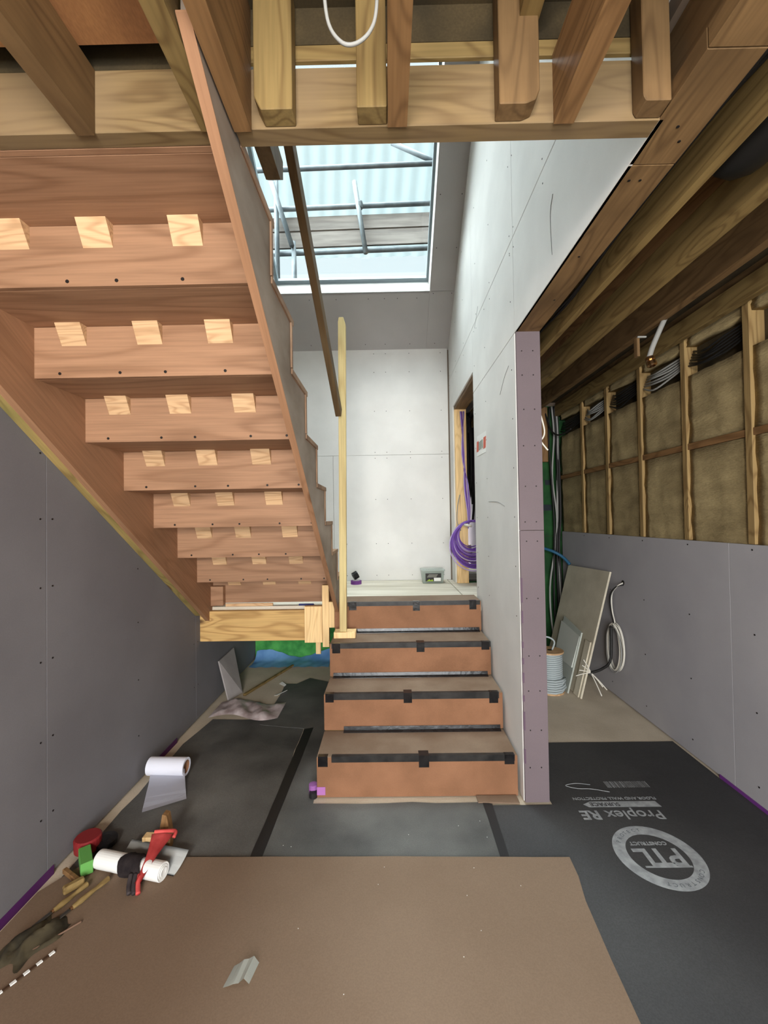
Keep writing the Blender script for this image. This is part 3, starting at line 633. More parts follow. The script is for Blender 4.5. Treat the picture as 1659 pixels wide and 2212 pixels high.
# leaning board
def quadslab(name, P, t, m, parent=None):
    P = [Vector(p) for p in P]; n = (P[1]-P[0]).cross(P[3]-P[0]).normalized()*t; Q = [p+n for p in P]
    return add(name, P+Q, [(0, 1, 2, 3), (7, 6, 5, 4), (0, 4, 5, 1), (1, 5, 6, 2), (2, 6, 7, 3), (3, 7, 4, 0)], m, parent)
lb = thing('leaning_board', 'tall dusty board leaning on the right wall behind the cable drum', 'board', (1.5, 3.5, 0))
dustb = noisy('dusty_offcut', (186, 178, 158), (208, 200, 180), 4, .85, fine=.05)
quadslab('board', [(1.462, 3.295, .002), (1.462, 4.03, .002), (1.715, 4.06, .935), (1.722, 3.32, .962)], -.014, dustb, lb)
quadslab('edge_strip', [(1.45, 3.32, .003), (1.45, 3.40, .003), (1.560, 3.41, .42), (1.560, 3.33, .42)], -.01, dustb, lb)
wp = thing('pale_offcut', 'pale grey offcut leaning on the tall board behind the cable drum', 'board', (1.42, 3.5, 0))
quadslab('panel', [(1.405, 3.40, .002), (1.405, 3.75, .002), (1.548, 3.78, .52), (1.535, 3.42, .47)], -.012, mat('pale_grey_panel', (176, 182, 174), .6), wp)
quadslab('cover', [(1.437, 3.42, .20), (1.437, 3.76, .20), (1.520, 3.80, .48), (1.512, 3.43, .44)], .012, mat('pale_cover', (200, 204, 196), .5), wp)
# cable drum
sx, sy = 1.285, 3.46
cdm = thing('cable_drum', 'wooden-topped drum of white cable beside the wall end', 'cable drum', (sx, sy, 0))
lathe('flange', [(.105, 0), (.105, .012)], (sx, sy, .001), (0, 0, 1), block_w, cdm)
lathe('flange', [(.105, 0), (.105, .012)], (sx, sy, .315), (0, 0, 1), block_w, cdm)
lathe('core', [(.05, 0), (.05, .30)], (sx, sy, .014), (0, 0, 1), block_w, cdm)
lathe('hub_hole', [(.018, 0), (.018, .001)], (sx, sy, .3275), (0, 0, 1), screw_m, cdm, 10)
pale_c = mat('pale_grey_cable', (172, 182, 184), .5)
bm = bmesh.new(); P = []
for i in range(17*12): a = i*2*math.pi/12; P.append((sx+.088*math.cos(a), sy+.088*math.sin(a), .03+.0165*i/12))
bmtube(bm, P, .0082, 6, 1); addbm('wound_cable', bm, pale_c, cdm, True)
bm = bmesh.new(); P = []
for i in range(6*12): a = i*2*math.pi/12; P.append((sx+(.108+.01*math.sin(a*.7))*math.cos(a), sy+.108*math.sin(a), .02+.018*i/12+.012*math.sin(a)))
bmtube(bm, P, .0082, 6, 1); addbm('loose_cable', bm, pale_c, cdm, True)
tube('cable_tail', [(sx+.02, sy, .33), (sx+.03, sy-.02, .40), (sx-.03, sy-.03, .44), (sx-.1, sy, .42)], .007, pale_c, cdm)
# wall coil and splayed flex
cc = thing('cable_coil', 'white cables coiled and hanging from a hole in the right wall', 'cable', (1.7, 3.27, .4))
lathe('wall_hole', [(.018, 0), (.018, .002)], (XR-.003, 3.19, .90), (-1, 0, 0), screw_m, cc, 10)
for i in range(4):
    tube('tail', [(XR+.0, 3.19, .90-.006*i), (XR-.03, 3.22, .87), (XR-.03-.004*i, 3.30, .80), (XR-.022, 3.32+.006*i, .68), (XR-.022, 3.28, .58-.01*i)], .005, [wht_cable, grey_cable, blk_cable, blk_cable][i], cc, 6)
for i in range(9):
    P = []; ry, rz = .10+random.uniform(-.02, .02), .165+random.uniform(-.02, .015); oy = 3.265+random.uniform(-.012, .012); oz = .40+random.uniform(-.012, .012)
    for k in range(17):
        a = 2*math.pi*k/16+1.57; P.append((XR-.02-.004*i, oy+ry*math.cos(a)*(.8+.2*abs(math.sin(a/2))), oz+rz*math.sin(a)))
    tube('loop', P, .0042, [wht_cable, wht_cable, grey_cable][i % 3], cc, 6, 3)
tube('flex', [(XR-.06, 3.27, .56), (XR-.07, 3.25, .42), (XR-.09, 3.24, .30), (XR-.14, 3.27, .235), (XR-.205, 3.30, .20)], .010, blk_cable, cc)
c0 = Vector((XR-.205, 3.30, .20))
for d in ((-.055, 0, .10), (-.09, 0, .02), (-.12, -.01, -.02), (-.07, -.01, .06), (.05, -.08, -.08), (.09, -.06, -.11), (.02, -.12, -.13)):
    tube('core_wire', [c0, c0+Vector(d)*.5+Vector((0, 0, .004)), c0+Vector(d)], .004, wht_cable, cc, 6, 3)

# ================================================================ FLOOR SHEETS
RT0 = .0022
s1 = tag(sheet('floor_sheet', [(XL+.045, -.5), (-.585, -.5), (-.585, 2.85), (-.60, 3.0), (-.80, 3.02), (-1.05, 3.02), (-1.26, 3.03), (XL+.05, 2.7)], .0004, .002, rubber, jit=.006),
        'dusty black protection sheet along the left wall', 'floor sheet')
s2 = tag(sheet('floor_sheet', [(-.90, 2.94), (-.583, 2.88), (-.575, .3), (.46, .3), (.46, 2.12), (SL0-.012, 2.12), (SL0-.012, 3.70), (-.52, 3.69), (-.71, 3.79), (-.80, 3.66), (-.90, 3.665), (-.885, 3.3)], .0026, .002, rubber, jit=.006),
        'black protection sheet left of the steps, lapping under the upper flight', 'floor sheet')
s3 = tag(sheet('floor_sheet', [(.462, -.5), (XR-.006, -.5), (XR-.006, 2.67), (XB+.012, 2.67), (XB+.012, 2.1), (.462, 2.1)], .0004, .002, rubber_r, jit=.002),
        'black protection sheet printed with white logo on the right', 'floor sheet')
tag(sheet('seam_tape', [(-.60, 1.2), (-.555, 1.2), (-.522, 2.88), (-.578, 2.86)], .007, .0012, seam_m, jit=.002), 'black seam tape strip running towards the left of the steps', 'tape')
tag(sheet('seam_tape', [(.432, 1.2), (.462, 1.2), (.486, 2.10), (.442, 2.12)], .007, .0012, seam_m, jit=.002), 'black seam tape strip in front of the wall end', 'tape')
tag(sheet('hardboard_sheet', [(XL+.02, -.5), (.655, -.5), (.66, .9), (.669, 1.203), (.677, 1.364), (.692, 1.568), (.713, 1.673), (.718, 1.766), (0, 1.778), (-1.24, 1.785), (XL+.02, 1.62)], .009, .004, card_f, jit=.0015),
    'large brown hardboard sheet covering the foreground floor', 'floor sheet')
# logo on the right sheet (letters face away from the camera; u runs towards -x, v towards -y)
zt = .0027
def P4(x, y, shear=0, sx=1): return Matrix(((-sx, 0, 0, x), (0, -1, 0, y), (0, 0, 1, zt), (0, 0, 0, 1)))
cxl, cyl = 1.088, 1.782
bm = bmesh.new(); n = 64
def annulus(bm, cx, cy, r0, r1, a0=0, a1=2*math.pi):
    ring = []
    for k in range(n+1):
        a = a0+(a1-a0)*k/n; row = []
        for rr, zz in ((r0, 0), (r1, 0), (r1, .0005), (r0, .0005)): row.append(bm.verts.new((cx+rr*math.cos(a), cy+rr*math.sin(a), zt+zz)))
        ring.append(row)
    for a, b in zip(ring, ring[1:]):
        for k in range(4): bm.faces.new((a[k], a[(k+1) % 4], b[(k+1) % 4], b[k]))
annulus(bm, cxl, cyl, .118, .168); addbm('logo_ring', bm, print_m, s3)
text('logo_letters', 'PTL', .125, print_m, s3, P4(cxl+.098, cyl+.035), bold=.003, ls=.9)
bm = bmesh.new(); bmbox(bm, (cxl-.085, cyl-.060, zt), (cxl+.10, cyl-.052, zt+.0005)); addbm('logo_bar', bm, print_m, s3)
text('logo_caption', 'CONSTRUCT', .026, print_m, s3, P4(cxl+.075, cyl+.075), bold=.0006)
rim_m = mat('ring_lettering', (92, 98, 102), .8)
for word, a0, dr in (('PROTECT', 150, -1), ('CONSTRUCT', 330, -1)):
    for i, ch in enumerate(word):
        a = math.radians(a0+dr*i*9.5); x, y = cxl+.135*math.cos(a), cyl+.135*math.sin(a)
        Mr = Matrix.Translation((x, y, zt+.0006)) @ Matrix.Rotation(a-math.pi/2, 4, 'Z')
        text('ring_letter', ch, .024, rim_m, s3, Mr, .0002)
text('product_lettering', 'Proplex', .084, print_m, s3, P4(1.265, 2.052), bold=.0008)
text('product_lettering', 'RE', .082, print_m, s3, P4(.972, 2.052), bold=.002)
bm = bmesh.new(); vs = [(1.290, 2.078), (1.282, 2.118), (.965, 2.118), (.925, 2.098), (.945, 2.078)]
prism('arrow_bar', vs, 2, zt, zt+.0005, print_m, s3); bm.free()
text('bar_lettering', 'SURFACE', .035, mat('sheet_grey', (66, 66, 68), .7), s3, P4(1.10, 2.108)@Matrix.Translation((0, 0, .0006)), bold=.0008)
text('small_lettering', 'FLOOR AND WALL PROTECTION', .027, print_m, s3, P4(1.30, 2.150), bold=.0004)
bm = bmesh.new()
for i in range(26):
    x = 1.325-i*.0085; w = random.choice((.002, .003, .005)); bmbox(bm, (x-w, 2.225, zt), (x, 2.275, zt+.0004))
addbm('printed_bars', bm, print_m, s3)
tube('printed_squiggle', [(1.10, 2.19, zt), (1.02, 2.215, zt), (.95, 2.22, zt), (.90, 2.245, zt), (.96, 2.262, zt), (1.03, 2.25, zt)], .0016, print_m, s3, 5)

# ================================================================ UNDER THE UPPER FLIGHT
lf2 = thing('leaning_offcut', 'grey plasterboard offcut leaning on the left wall under the landing', 'board', (-1.28, 3.42, 0))
quadslab('board', [(-1.268, 3.332, .002), (-1.215, 3.49, .002), (-1.352, 3.68, .31), (-1.354, 3.36, .30)], .0125, noisy('offcut_face', (150, 144, 142), (168, 162, 160), 5, .8), lf2)
bm = bmesh.new(); nu, nv = 24, 8; g = []
for i in range(nu+1):
    row = []
    for j in range(nv+1):
        x = -1.345+.76*i/nu; y = 4.33-.27*j/nv; z = .010+.05*max(0, 1-j/3)**2*(1+.8*math.sin(i*.3+.6))+.004*math.sin(i*1.7+j)
        row.append(bm.verts.new((x, min(y, 4.325), z)))
    g.append(row)
for i in range(nu):
    for j in range(nv): bm.faces.new((g[i][j], g[i+1][j], g[i+1][j+1], g[i][j+1]))
tag(addbm('blue_film', bm, blue_f, None, True), 'blue plastic film lapping up the green wall under the landing', 'plastic film')
bm = bmesh.new(); nu, nv = 26, 10; g = []; random.seed(3)
for i in range(nu+1):
    row = []
    for j in range(nv+1):
        u, v = i/nu, j/nv; x = -1.30+.50*u; y = 3.04+.26*v+.05*math.sin(u*6)
        e = min(u, 1-u, v, 1-v)*6
        z = .008+min(1, e)*(.012+.010*math.sin(u*17+v*5)+random.uniform(0, .012))
        row.append(bm.verts.new((x, y, max(z, .007))))
    g.append(row)
for i in range(nu):
    for j in range(nv): bm.faces.new((g[i][j], g[i+1][j], g[i+1][j+1], g[i][j+1]))
tag(addbm('crumpled_film', bm, noisy('crumpled_plastic', (160, 142, 140), (214, 202, 202), 12, .3, bump=.6, bscale=25), None, True), 'crumpled pinkish clear plastic on the floor under the stair', 'plastic film')
tag(beam('floor_batten', (-1.17, 3.42, .012), (-.93, 4.10, .012), .022, .018, tim['Y']), 'thin pale batten lying on the concrete under the landing', 'batten')
tag(quadslab('film_scrap', [(-.93, 3.42, .006), (-.86, 3.50, .006), (-.84, 3.49, .02), (-.90, 3.40, .016)], .002, white_m), 'small white scrap at the edge of the black sheet', 'scrap')
tag(quadslab('paper_scrap', [(-.95, 3.66, .006), (-.89, 3.60, .006), (-.88, 3.62, .012), (-.93, 3.69, .012)], .002, white_m), 'white paper chip on the concrete beside the black sheet corner', 'scrap')

# ================================================================ LANDING CONTENTS
tb_ = thing('plastic_tub', 'clear plastic tub with a black label on the landing floor', 'tub', (.42, 4.15, LAND))
clear = bpy.data.materials.new('clear_plastic'); clear.use_nodes = True; nt = clear.node_tree; nt.nodes.clear()
o_ = nt.nodes.new('ShaderNodeOutputMaterial'); m_ = nt.nodes.new('ShaderNodeMixShader'); t_ = nt.nodes.new('ShaderNodeBsdfTransparent'); g_ = nt.nodes.new('ShaderNodeBsdfPrincipled')
g_.inputs['Base Color'].default_value = lin((190, 198, 192)); g_.inputs['Roughness'].default_value = .15; m_.inputs[0].default_value = .45; t_.inputs[0].default_value = (.9, .94, .92, 1)
nt.links.new(t_.outputs[0], m_.inputs[1]); nt.links.new(g_.outputs[0], m_.inputs[2]); nt.links.new(m_.outputs[0], o_.inputs[0])
x0, x1, y0, y1 = .315, .53, 4.08, 4.22
def shell(name, b, t, z0, z1, m, parent, th=.003):
    bm = bmesh.new(); lo_ = [bm.verts.new((x, y, z0)) for x, y in ((b[0], b[2]), (b[1], b[2]), (b[1], b[3]), (b[0], b[3]))]
    hi = [bm.verts.new((x, y, z1)) for x, y in ((t[0], t[2]), (t[1], t[2]), (t[1], t[3]), (t[0], t[3]))]
    bm.faces.new(lo_)
    for k in range(4): bm.faces.new((lo_[k], lo_[(k+1) % 4], hi[(k+1) % 4], hi[k]))
    bmesh.ops.solidify(bm, geom=list(bm.faces), thickness=th); return addbm(name, bm, m, parent)
shell('body', (x0+.012, x1-.012, y0+.01, y1-.01), (x0, x1, y0, y1), LAND+.001, LAND+.118, clear, tb_)
box('lid', (x0-.006, y0-.006, LAND+.119), (x1+.006, y1+.006, LAND+.135), clear, tb_, .004)
box('label', (x0+.035, y0-.0035, LAND+.022), (x1-.03, y0-.0015, LAND+.098), mat('black_label', (38, 36, 34), .5), tb_, 0)
box('label_patch', (x0+.115, y0-.0045, LAND+.024), (x1-.034, y0-.0036, LAND+.056), white_m, tb_, 0)
prism('label_stripe', [(x0+.04, LAND+.024), (x0+.11, LAND+.024), (x0+.10, LAND+.042), (x0+.085, LAND+.032), (x0+.07, LAND+.044), (x0+.055, LAND+.03)], 1, y0-.0045, y0-.0036, mat('lime_print', (158, 186, 62), .6), tb_)
bm = bmesh.new()
for i in range(3): bmbox(bm, (x0+.05+.008*i, y0-.0044, LAND+.062+.011*i), (x1-.075+.006*i, y0-.0036, LAND+.066+.011*i))
addbm('label_lines', bm, mat('pale_label_print', (170, 168, 156), .6), tb_)
def roll(name, c, axis, r0, r1, w, m, mc, label):
    t = thing(name, label, 'tape', c)
    lathe('tape_body', [(r0, -w/2), (r1, -w/2), (r1, w/2), (r0, w/2), (r0, -w/2)], c, axis, m, t, 26)
    lathe('core', [(r0-.004, -w/2), (r0-.0005, -w/2), (r0-.0005, w/2), (r0-.004, w/2), (r0-.004, -w/2)], c, axis, mc, t, 26)
roll('tape_roll', (-.315, 4.12, LAND+.018), (0, 0, 1), .035, .052, .034, ptape, white_m, 'purple tape roll lying on the landing behind the post')
roll('tape_roll', (-.325, 4.16, LAND+.078), (1, .35, .55), .026, .038, .05, tape, blk_cable, 'black tape roll propped on the purple one')
# purple cable coil in the doorway
pc = thing('purple_cable_coil', 'big coil of purple cable hanging in the landing doorway', 'cable', (.7, 3.93, 1.13))
for i in range(34):
    P = []; f = i/33; r = .225-.10*f+random.uniform(-.012, .012); ph = random.uniform(-.12, .12); dy = random.uniform(-.035, .035)
    ox = .795-.03*f+random.uniform(-.008, .008); oz = 1.37-r+random.uniform(-.006, .006)
    for k in range(21):
        a = 2*math.pi*k/20+1.65+ph
        P.append((ox+r*math.cos(a), 3.92+dy+.03*math.sin(a*1.3+ph), oz+r*math.sin(a)))
    P[-1] = (P[0][0]+.01, P[0][1]+.012, P[0][2])
    tube('cable_loop', P, .0050, pur_cable2 if i % 5 == 0 else pur_cable, pc, 6, 2)
for i in range(7):
    x = .715+random.uniform(-.02, .02)
    tube('cable_tail', [(x+.02*(i-3)*.5, 4.0, 2.4), (x, 3.99, 2.0), (x-.01+.01*i, 3.97, 1.7), (.735+.004*i, 3.94, 1.45), (.735, 3.92, 1.30)], .0048, pur_cable if i % 3 else pur_cable2, pc, 6, 4)
tube('cable_tie', [(.70, 3.90, 1.335), (.725, 3.87, 1.33), (.755, 3.89, 1.325)], .012, wht_cable, pc, 8)
tag(tube('grey_flex', [(.69, 4.078, 1.62), (.665, 4.07, 1.5), (.66, 4.07, 1.36), (.69, 4.05, 1.28)], .004, grey_cable), 'thin grey flex looping down the door jamb', 'cable')
# sticker on the stair wall
sk = thing('wall_sticker', 'small red and white safety sticker on the stair wall', 'sticker', (WX, 2.9, 1.9))
def wq(name, pts, m, t): return prism(name, pts, 0, WX-t, WX-.0002, m, sk)
wq('paper', [(3.05, 1.835), (2.77, 1.825), (2.75, 1.96), (3.03, 1.975)], white_m, .0012)
wq('red_band', [(3.046, 1.865), (2.985, 1.863), (2.98, 1.935), (3.036, 1.937)], mat('sticker_red', (206, 92, 68), .6), .0022)
wq('red_band', [(2.835, 1.856), (2.768, 1.855), (2.755, 1.928), (2.825, 1.93)], bpy.data.materials['sticker_red'], .0022)
dk = mat('sticker_green_grey', (112, 122, 108), .6)
for y in (2.975, 2.93, 2.885): wq('mark', [(y, 1.868), (y-.03, 1.868), (y-.03, 1.925), (y, 1.925)], dk, .0022)
# pencil lines and scuffs on the stair wall
bm = bmesh.new()
for P in ([(WX-.0006, 2.4, 2.09), (WX-.0006, 2.3, 2.16), (WX-.0006, 2.22, 2.19)], [(WX-.0006, 2.72, 1.50), (WX-.0006, 2.5, 1.49), (WX-.0006, 2.35, 1.46)], [(WX-.0006, 1.62, 2.40), (WX-.0006, 1.63, 2.56), (WX-.0006, 1.60, 2.62)], [(WX-.0006, 3.05, 2.76), (WX-.0006, 2.98, 2.81), (WX-.0006, 2.93, 2.86)]):
    bmtube(bm, P, .0011, 4, 3)
for o in [addbm('pencil_marks', bm, mat('pencil_grey', (136, 140, 140), .9), wc)]: o['kind'] = 'stuff'

# ================================================================ THINGS ON THE FLOOR, LEFT
pr = thing('paper_roll', 'white paper roll with its loose end unrolled, beside the left wall', 'paper roll', (-1.24, 2.33, .05))
lathe('roll', [(.034, 0), (.046, 0), (.046, .205), (.034, .205), (.034, 0)], (-1.325, 2.35, .0655), (1, -.04, 0), paper_m, pr, 30)
lathe('tube_core', [(.031, .001), (.0335, .001), (.0335, .204), (.031, .204), (.031, .001)], (-1.325, 2.35, .0655), (1, -.04, 0), card, pr, 24)
bm = bmesh.new(); g = []
for i in range(9):
    f = i/8; y = 2.33-.26*f; zz_ = .010+.045*max(0, 1-f*3)**2+.008*math.sin(f*5)
    w = .10; sh = .10*f; g.append((bm.verts.new((-1.31+sh*1.0, y-.0, zz_)), bm.verts.new((-1.125+sh*.9, y+.09*f, zz_+.006))))
for a, b in zip(g, g[1:]): bm.faces.new((a[0], a[1], b[1], b[0]))
bmesh.ops.solidify(bm, geom=list(bm.faces), thickness=.001); addbm('loose_end', bm, paper_m, pr, True)

hb = .0135
# white towel/paper roll with strap glove
wr_ = thing('white_roll', 'rolled white paper on the hardboard, wrapped by a black and red glove', 'paper roll', (-1.03, 1.68, hb))
ax = Vector((1, -.23, .0)).normalized()
P0 = Vector((-1.185, 1.735, hb+.033))
prof = [(.006, 0), (.012, -.002), (.012, .002), (.02, -.002), (.02, .003), (.032, 0), (.033, .01), (.033, .30), (.031, .302), (.024, .300), (.024, .303), (.016, .302), (.016, .305), (.006, .303)]
lathe('roll', prof, P0, ax, white_m, wr_, 26)
bm = bmesh.new(); n_ = 8; s_ = Vector((.23, 1, 0)).normalized(); g = []
for i in range(n_+1):
    f = i/n_; q = P0+s_*(.02+.09*f)+Vector((0, 0, -.028+.035*f*f)); g.append((bm.verts.new(q+ax*.05), bm.verts.new(q+ax*.33)))
for a, b in zip(g, g[1:]): bm.faces.new((a[0], a[1], b[1], b[0]))
bmesh.ops.solidify(bm, geom=list(bm.faces), thickness=.001); addbm('loose_end', bm, white_m, wr_, True)
gl = thing('work_glove', 'black work glove with red lining draped over the white roll', 'glove', (-1.0, 1.67, hb))
bm = bmesh.new(); g = []
c0 = P0+ax*.175
for i in range(15):
    a = math.radians(-60+i*21); row = []
    for j in range(6):
        w = .092+.02*math.sin(i*.5); q = c0+ax*((j/5-.5)*w+.01*math.sin(i*.8))+s_*(-(.040+.004*math.sin(j*2+i))*math.cos(a))+Vector((0, 0, (.040+.004*math.sin(j*3))*math.sin(a)))
        q.z = max(q.z, hb+.002); row.append(bm.verts.new(q))
    g.append(row)
for a, b in zip(g, g[1:]):
    for k in range(5): bm.faces.new((a[k], a[k+1], b[k+1], b[k]))
bmesh.ops.solidify(bm, geom=list(bm.faces), thickness=.003); addbm('palm', bm, noisy('black_glove', (44, 38, 40), (66, 58, 58), 30, .8, bump=.4), gl, True)
redm = noisy('red_lining', (176, 58, 56), (206, 84, 80), 20, .75)
cu = c0+Vector((.045, -.01, .036))
bm = bmesh.new(); rows = []
for i in range(8):
    f = i/7; row = []
    for j in range(7):
        u = j/6-.5; q = cu+Vector((.006+.03*f+u*(.022+.07*f*f), .060*f-.070*(1-f)+.015*math.cos(u*3), .004+.040*f*f-.045*(1-f)**2+.03*u*u*f))
        row.append(bm.verts.new(q))
    rows.append(row)
for a, b in zip(rows, rows[1:]):
    for k in range(6): bm.faces.new((a[k], a[k+1], b[k+1], b[k]))
bmesh.ops.solidify(bm, geom=list(bm.faces), thickness=.004); addbm('cuff_lining', bm, redm, gl, True)
for i, dx in enumerate((-.012, .006, .022)):
    tube('finger', [c0+Vector((.02+dx, -.045, .005)), c0+Vector((.03+dx, -.075, -.012)), c0+Vector((.045+dx, -.10, -.022))], .0085, redm if i == 2 else bpy.data.materials['black_glove'], gl, 8)
tube('cuff_edge', [cu+Vector((-.006, .072, .052)), cu+Vector((.034, .085, .046)), cu+Vector((.082, .070, .056)), cu+Vector((.088, .045, .05))], .007, redm, gl)
wd = thing('wooden_wedge', 'splintered wooden wedge standing behind the white roll', 'wood offcut', (-.97, 1.79, hb))
prism('wedge', [(-1.005, hb+.0), (-.945, hb), (-.94, hb+.05), (-.955, hb+.145), (-.975, hb+.15), (-.985, hb+.08), (-1.01, hb+.05)], 1, 1.815, 1.85, timo['Z'], wd, .002)
box('pale_block', (-1.06, 1.815, hb), (-1.015, 1.85, hb+.055), pale_v, wd)
tag(beam('green_block', (-1.275, 1.775, hb+.028), (-1.205, 1.69, hb+.028), .042, .05, mat('green_foam', (96, 158, 78), .7)), 'bright green block beside the left wall', 'block')
rd = thing('red_pot', 'dark red round pot with a black lid against the left wall', 'pot', (-1.29, 1.83, 0))
lathe('pot', [(.04, 0), (.05, .005), (.052, .05), (.046, .056)], (-1.30, 1.83, hb), (0, 0, 1), mat('dark_red', (128, 36, 38), .5), rd, 22)
lathe('lid', [(.047, 0), (.047, .02), (.02, .026)], (-1.245, 1.86, hb), (0, 0, 1), tape, rd, 20)
hm = thing('small_hammer', 'small old hammer lying near the left wall', 'hammer', (-1.24, 1.66, hb))
beam('handle', (-1.305, 1.705, hb+.012), (-1.215, 1.655, hb+.012), .016, .018, timo['Y'], hm)
beam('head', (-1.235, 1.605, hb+.015), (-1.19, 1.655, hb+.015), .026, .028, tim['Y'], hm, .005)
def chisel(p0, p1, label, name='wood_chisel'):
    t = thing(name, label, 'chisel', p0); p0, p1 = Vector(p0), Vector(p1); d = p1-p0; ln = d.length; a = d.normalized()
    lathe('handle', [(.006, 0), (.010, .004), (.009, ln*.15), (.007, ln*.25), (.010, ln*.5), (.008, ln*.62), (.006, ln*.66)], p0, a, tim['Y'], t, 14)
    lathe('ferrule', [(.0065, ln*.64), (.0065, ln*.69)], p0, a, copper, t, 12)
    beam('blade', p0+a*ln*.68, p1, .014, .004, mat('tool_steel', (120, 116, 108), .35, .9), t, .001)
chisel((-1.10, 1.665, hb+.014), (-1.18, 1.475, hb+.010), 'wooden-handled chisel lying nearest the white roll')
chisel((-1.165, 1.64, hb+.014), (-1.235, 1.47, hb+.010), 'wooden-handled chisel lying nearer the left wall')
rag = noisy('dark_rag', (44, 40, 30), (72, 64, 46), 18, .9, bump=.5, bscale=20)
bm = bmesh.new(); nu = nv = 16; g = []; random.seed(11)
for i in range(nu+1):
    row = []
    for j in range(nv+1):
        u, v = i/nu-.5, j/nv-.5; rr = max(0, 1-4*(u*u+v*v)); a = .62
        x = -1.20+(.14*u)*math.cos(a)+.20*v*math.sin(a)*.6; y = 1.43+.16*v-.02*u
        row.append(bm.verts.new((x+.01*math.sin(9*v), y+.012*math.sin(11*u), hb+.001+rr**.5*(.018+.012*math.sin(14*u+5*v)+random.uniform(0, .006)))))
    g.append(row)
for i in range(nu):
    for j in range(nv): bm.faces.new((g[i][j], g[i+1][j], g[i+1][j+1], g[i][j+1]))
tag(addbm('dark_rag', bm, rag, None, True), 'crumpled dark rag heap below the chisels', 'rag')
tag(beam('thin_rod', (-1.085, 1.495, hb+.005), (-1.185, 1.385, hb+.005), .006, .006, mat('rod_metal', (150, 122, 104), .4, .6)), 'thin metal rod lying beside the dark rag', 'rod')
fr_ = thing('folding_rule', 'folding rule in white and dark segments at the lower left edge', 'ruler', (-1.19, 1.34, hb))
p0, p1 = Vector((-1.165, 1.395, hb+.004)), Vector((-1.19, 1.17, hb+.004)); p1 = Vector(on(-60, 2190, 2, hb+.004)); p0 = Vector(on(118, 2055, 2, hb+.004))
for i in range(12):
    a, b = p0.lerp(p1, i/12), p0.lerp(p1, (i+.93)/12)
    beam('segment', a, b, .010, .004, white_m if i % 2 == 0 else mat('rule_dark', (70, 50, 34), .7), fr_, .0005)
bm = bmesh.new(); rows = []
for i in range(7):
    f = i/6; row = []
    for j in range(6):
        u = j/5; x = -.512+.075*u+.012*f; y = 1.285+.062*f+.01*u; z = hb+.002+.018*math.sin(u*3.1)**2*(.4+.6*f)+(.016 if j == 4 else 0)
        row.append(bm.verts.new((x, y, z)))
    rows.append(row)
for a, b in zip(rows, rows[1:]):
    for k in range(5): bm.faces.new((a[k], a[k+1], b[k+1], b[k]))
tag(addbm('clear_wrapper', bm, clear), 'crumpled clear plastic wrapper on the brown hardboard', 'wrapper')
bm = bmesh.new()
for i in range(16):
    x, y = random.uniform(-.5, .5), random.uniform(1.2, 2.0); z = hb if y < 1.76 else .0066
    bmbox(bm, (x, y, z), (x+.0022, y+.002, z+.0012))
tag(addbm('debris_crumbs', bm, white_m), 'scattered tiny pale crumbs on the floor sheets', 'debris', kind='stuff')

# ================================================================ ADDED FILL LAMP behind the camera, out of view
wl_ = thing('fill_lamp', 'added tripod fill lamp, unseen behind the viewer', 'lamp', (-.35, -1.9, 0))
ys_ = mat('lamp_yellow', (210, 170, 40), .5)
box('lamp_head', (-.65, -1.97, 1.76), (-.05, -1.90, 2.14), ys_, wl_, .01)
tube('stand_pole', [(-.35, -1.94, .3), (-.35, -1.94, 1.76)], .014, fm_, wl_)
for a in (0, 2.1, 4.2): tube('leg', [(-.35, -1.94, .55), (-.35+.4*math.cos(a), -1.94+.4*math.sin(a), .014)], .012, fm_, wl_)

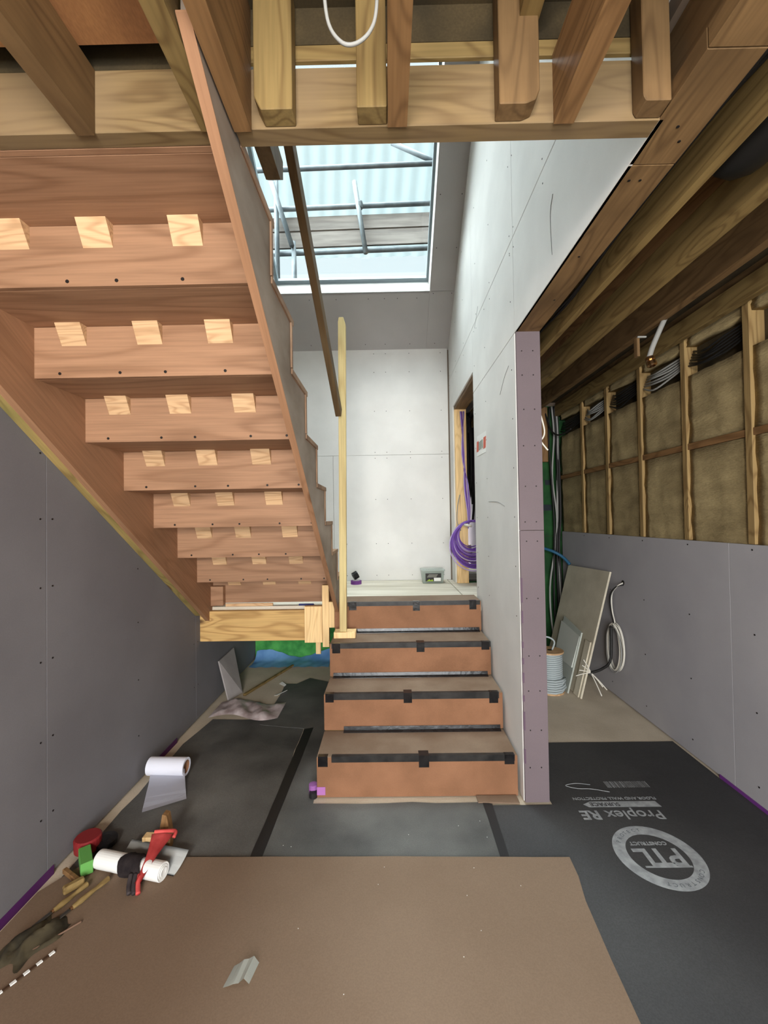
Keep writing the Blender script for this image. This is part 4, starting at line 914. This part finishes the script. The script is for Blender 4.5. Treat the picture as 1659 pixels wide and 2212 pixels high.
# ================================================================ OUTSIDE: scaffold and temporary roof
def rod(p0, p1, r, label):
    tag(tube('scaffold_tube', [p0, p1], r, steel, None, 12), label, 'scaffold tube', 'scaffold tubes outside the skylight')
rod((-3.2, 6.5, 6.80), (2.2, 6.5, 6.90), .036, 'upper horizontal scaffold tube outside the skylight')
rod((-3.2, 6.44, 6.13), (2.2, 6.44, 6.24), .036, 'scaffold tube along the top of the planks')
rod((-3.2, 6.44, 5.44), (2.2, 6.44, 5.55), .036, 'lowest horizontal scaffold tube outside the skylight')
rod((-.43, 6.38, 6.52), (-.27, 6.38, 5.42), .036, 'short tilted scaffold tube in the middle of the skylight')
rod((-1.62, 6.36, 7.0), (-1.60, 6.36, 4.6), .036, 'tall scaffold standard at the left of the skylight')
rod((-1.36, 6.36, 5.6), (-1.34, 6.36, 4.6), .036, 'second scaffold standard at the left of the skylight')
rod((-1.75, 6.3, 6.75), (-1.37, 6.3, 5.5), .036, 'diagonal scaffold brace at the left of the skylight')
rod((.15, 6.6, 7.3), (1.1, 6.6, 6.85), .036, 'diagonal scaffold tube at the top right of the skylight')
for z0, z1, l in ((5.86, 6.07, 'upper'), (5.60, 5.835, 'lower')):
    tag(prism('scaffold_plank', [(-3, z0-.03), (2, z0+.06), (2, z1+.06), (-3, z1-.03)], 1, 6.49, 6.53, plank_m), l+' weathered scaffold plank outside the skylight', 'plank', 'scaffold planks outside the skylight')
lathe('coupler', [(.05, -.05), (.055, -.03), (.055, .03), (.05, .05)], (-.36, 6.40, 6.17), (0, 0, 1), steel, None, 10)
tag(bpy.data.objects['coupler'], 'scaffold coupler on the middle tilted tube', 'coupler')
bm = bmesh.new(); n = 120; rows = []
for i in range(n+1):
    x = -4+8*i/n; w = .012*math.sin(i*1.3); rows.append((bm.verts.new((x, 9.5, 7.3+w)), bm.verts.new((x+.3, 8.2, 9.6+w))))
for a, b in zip(rows, rows[1:]): bm.faces.new((a[0], a[1], b[1], b[0]))
cr = mat('pale_roofing', (208, 224, 226), .6); cr.node_tree.nodes['Principled BSDF'].inputs['Transmission Weight'].default_value = 0
tag(addbm('corrugated_roof', bm, cr, None, True), 'pale corrugated temporary roof sheet above the scaffold', 'roof')
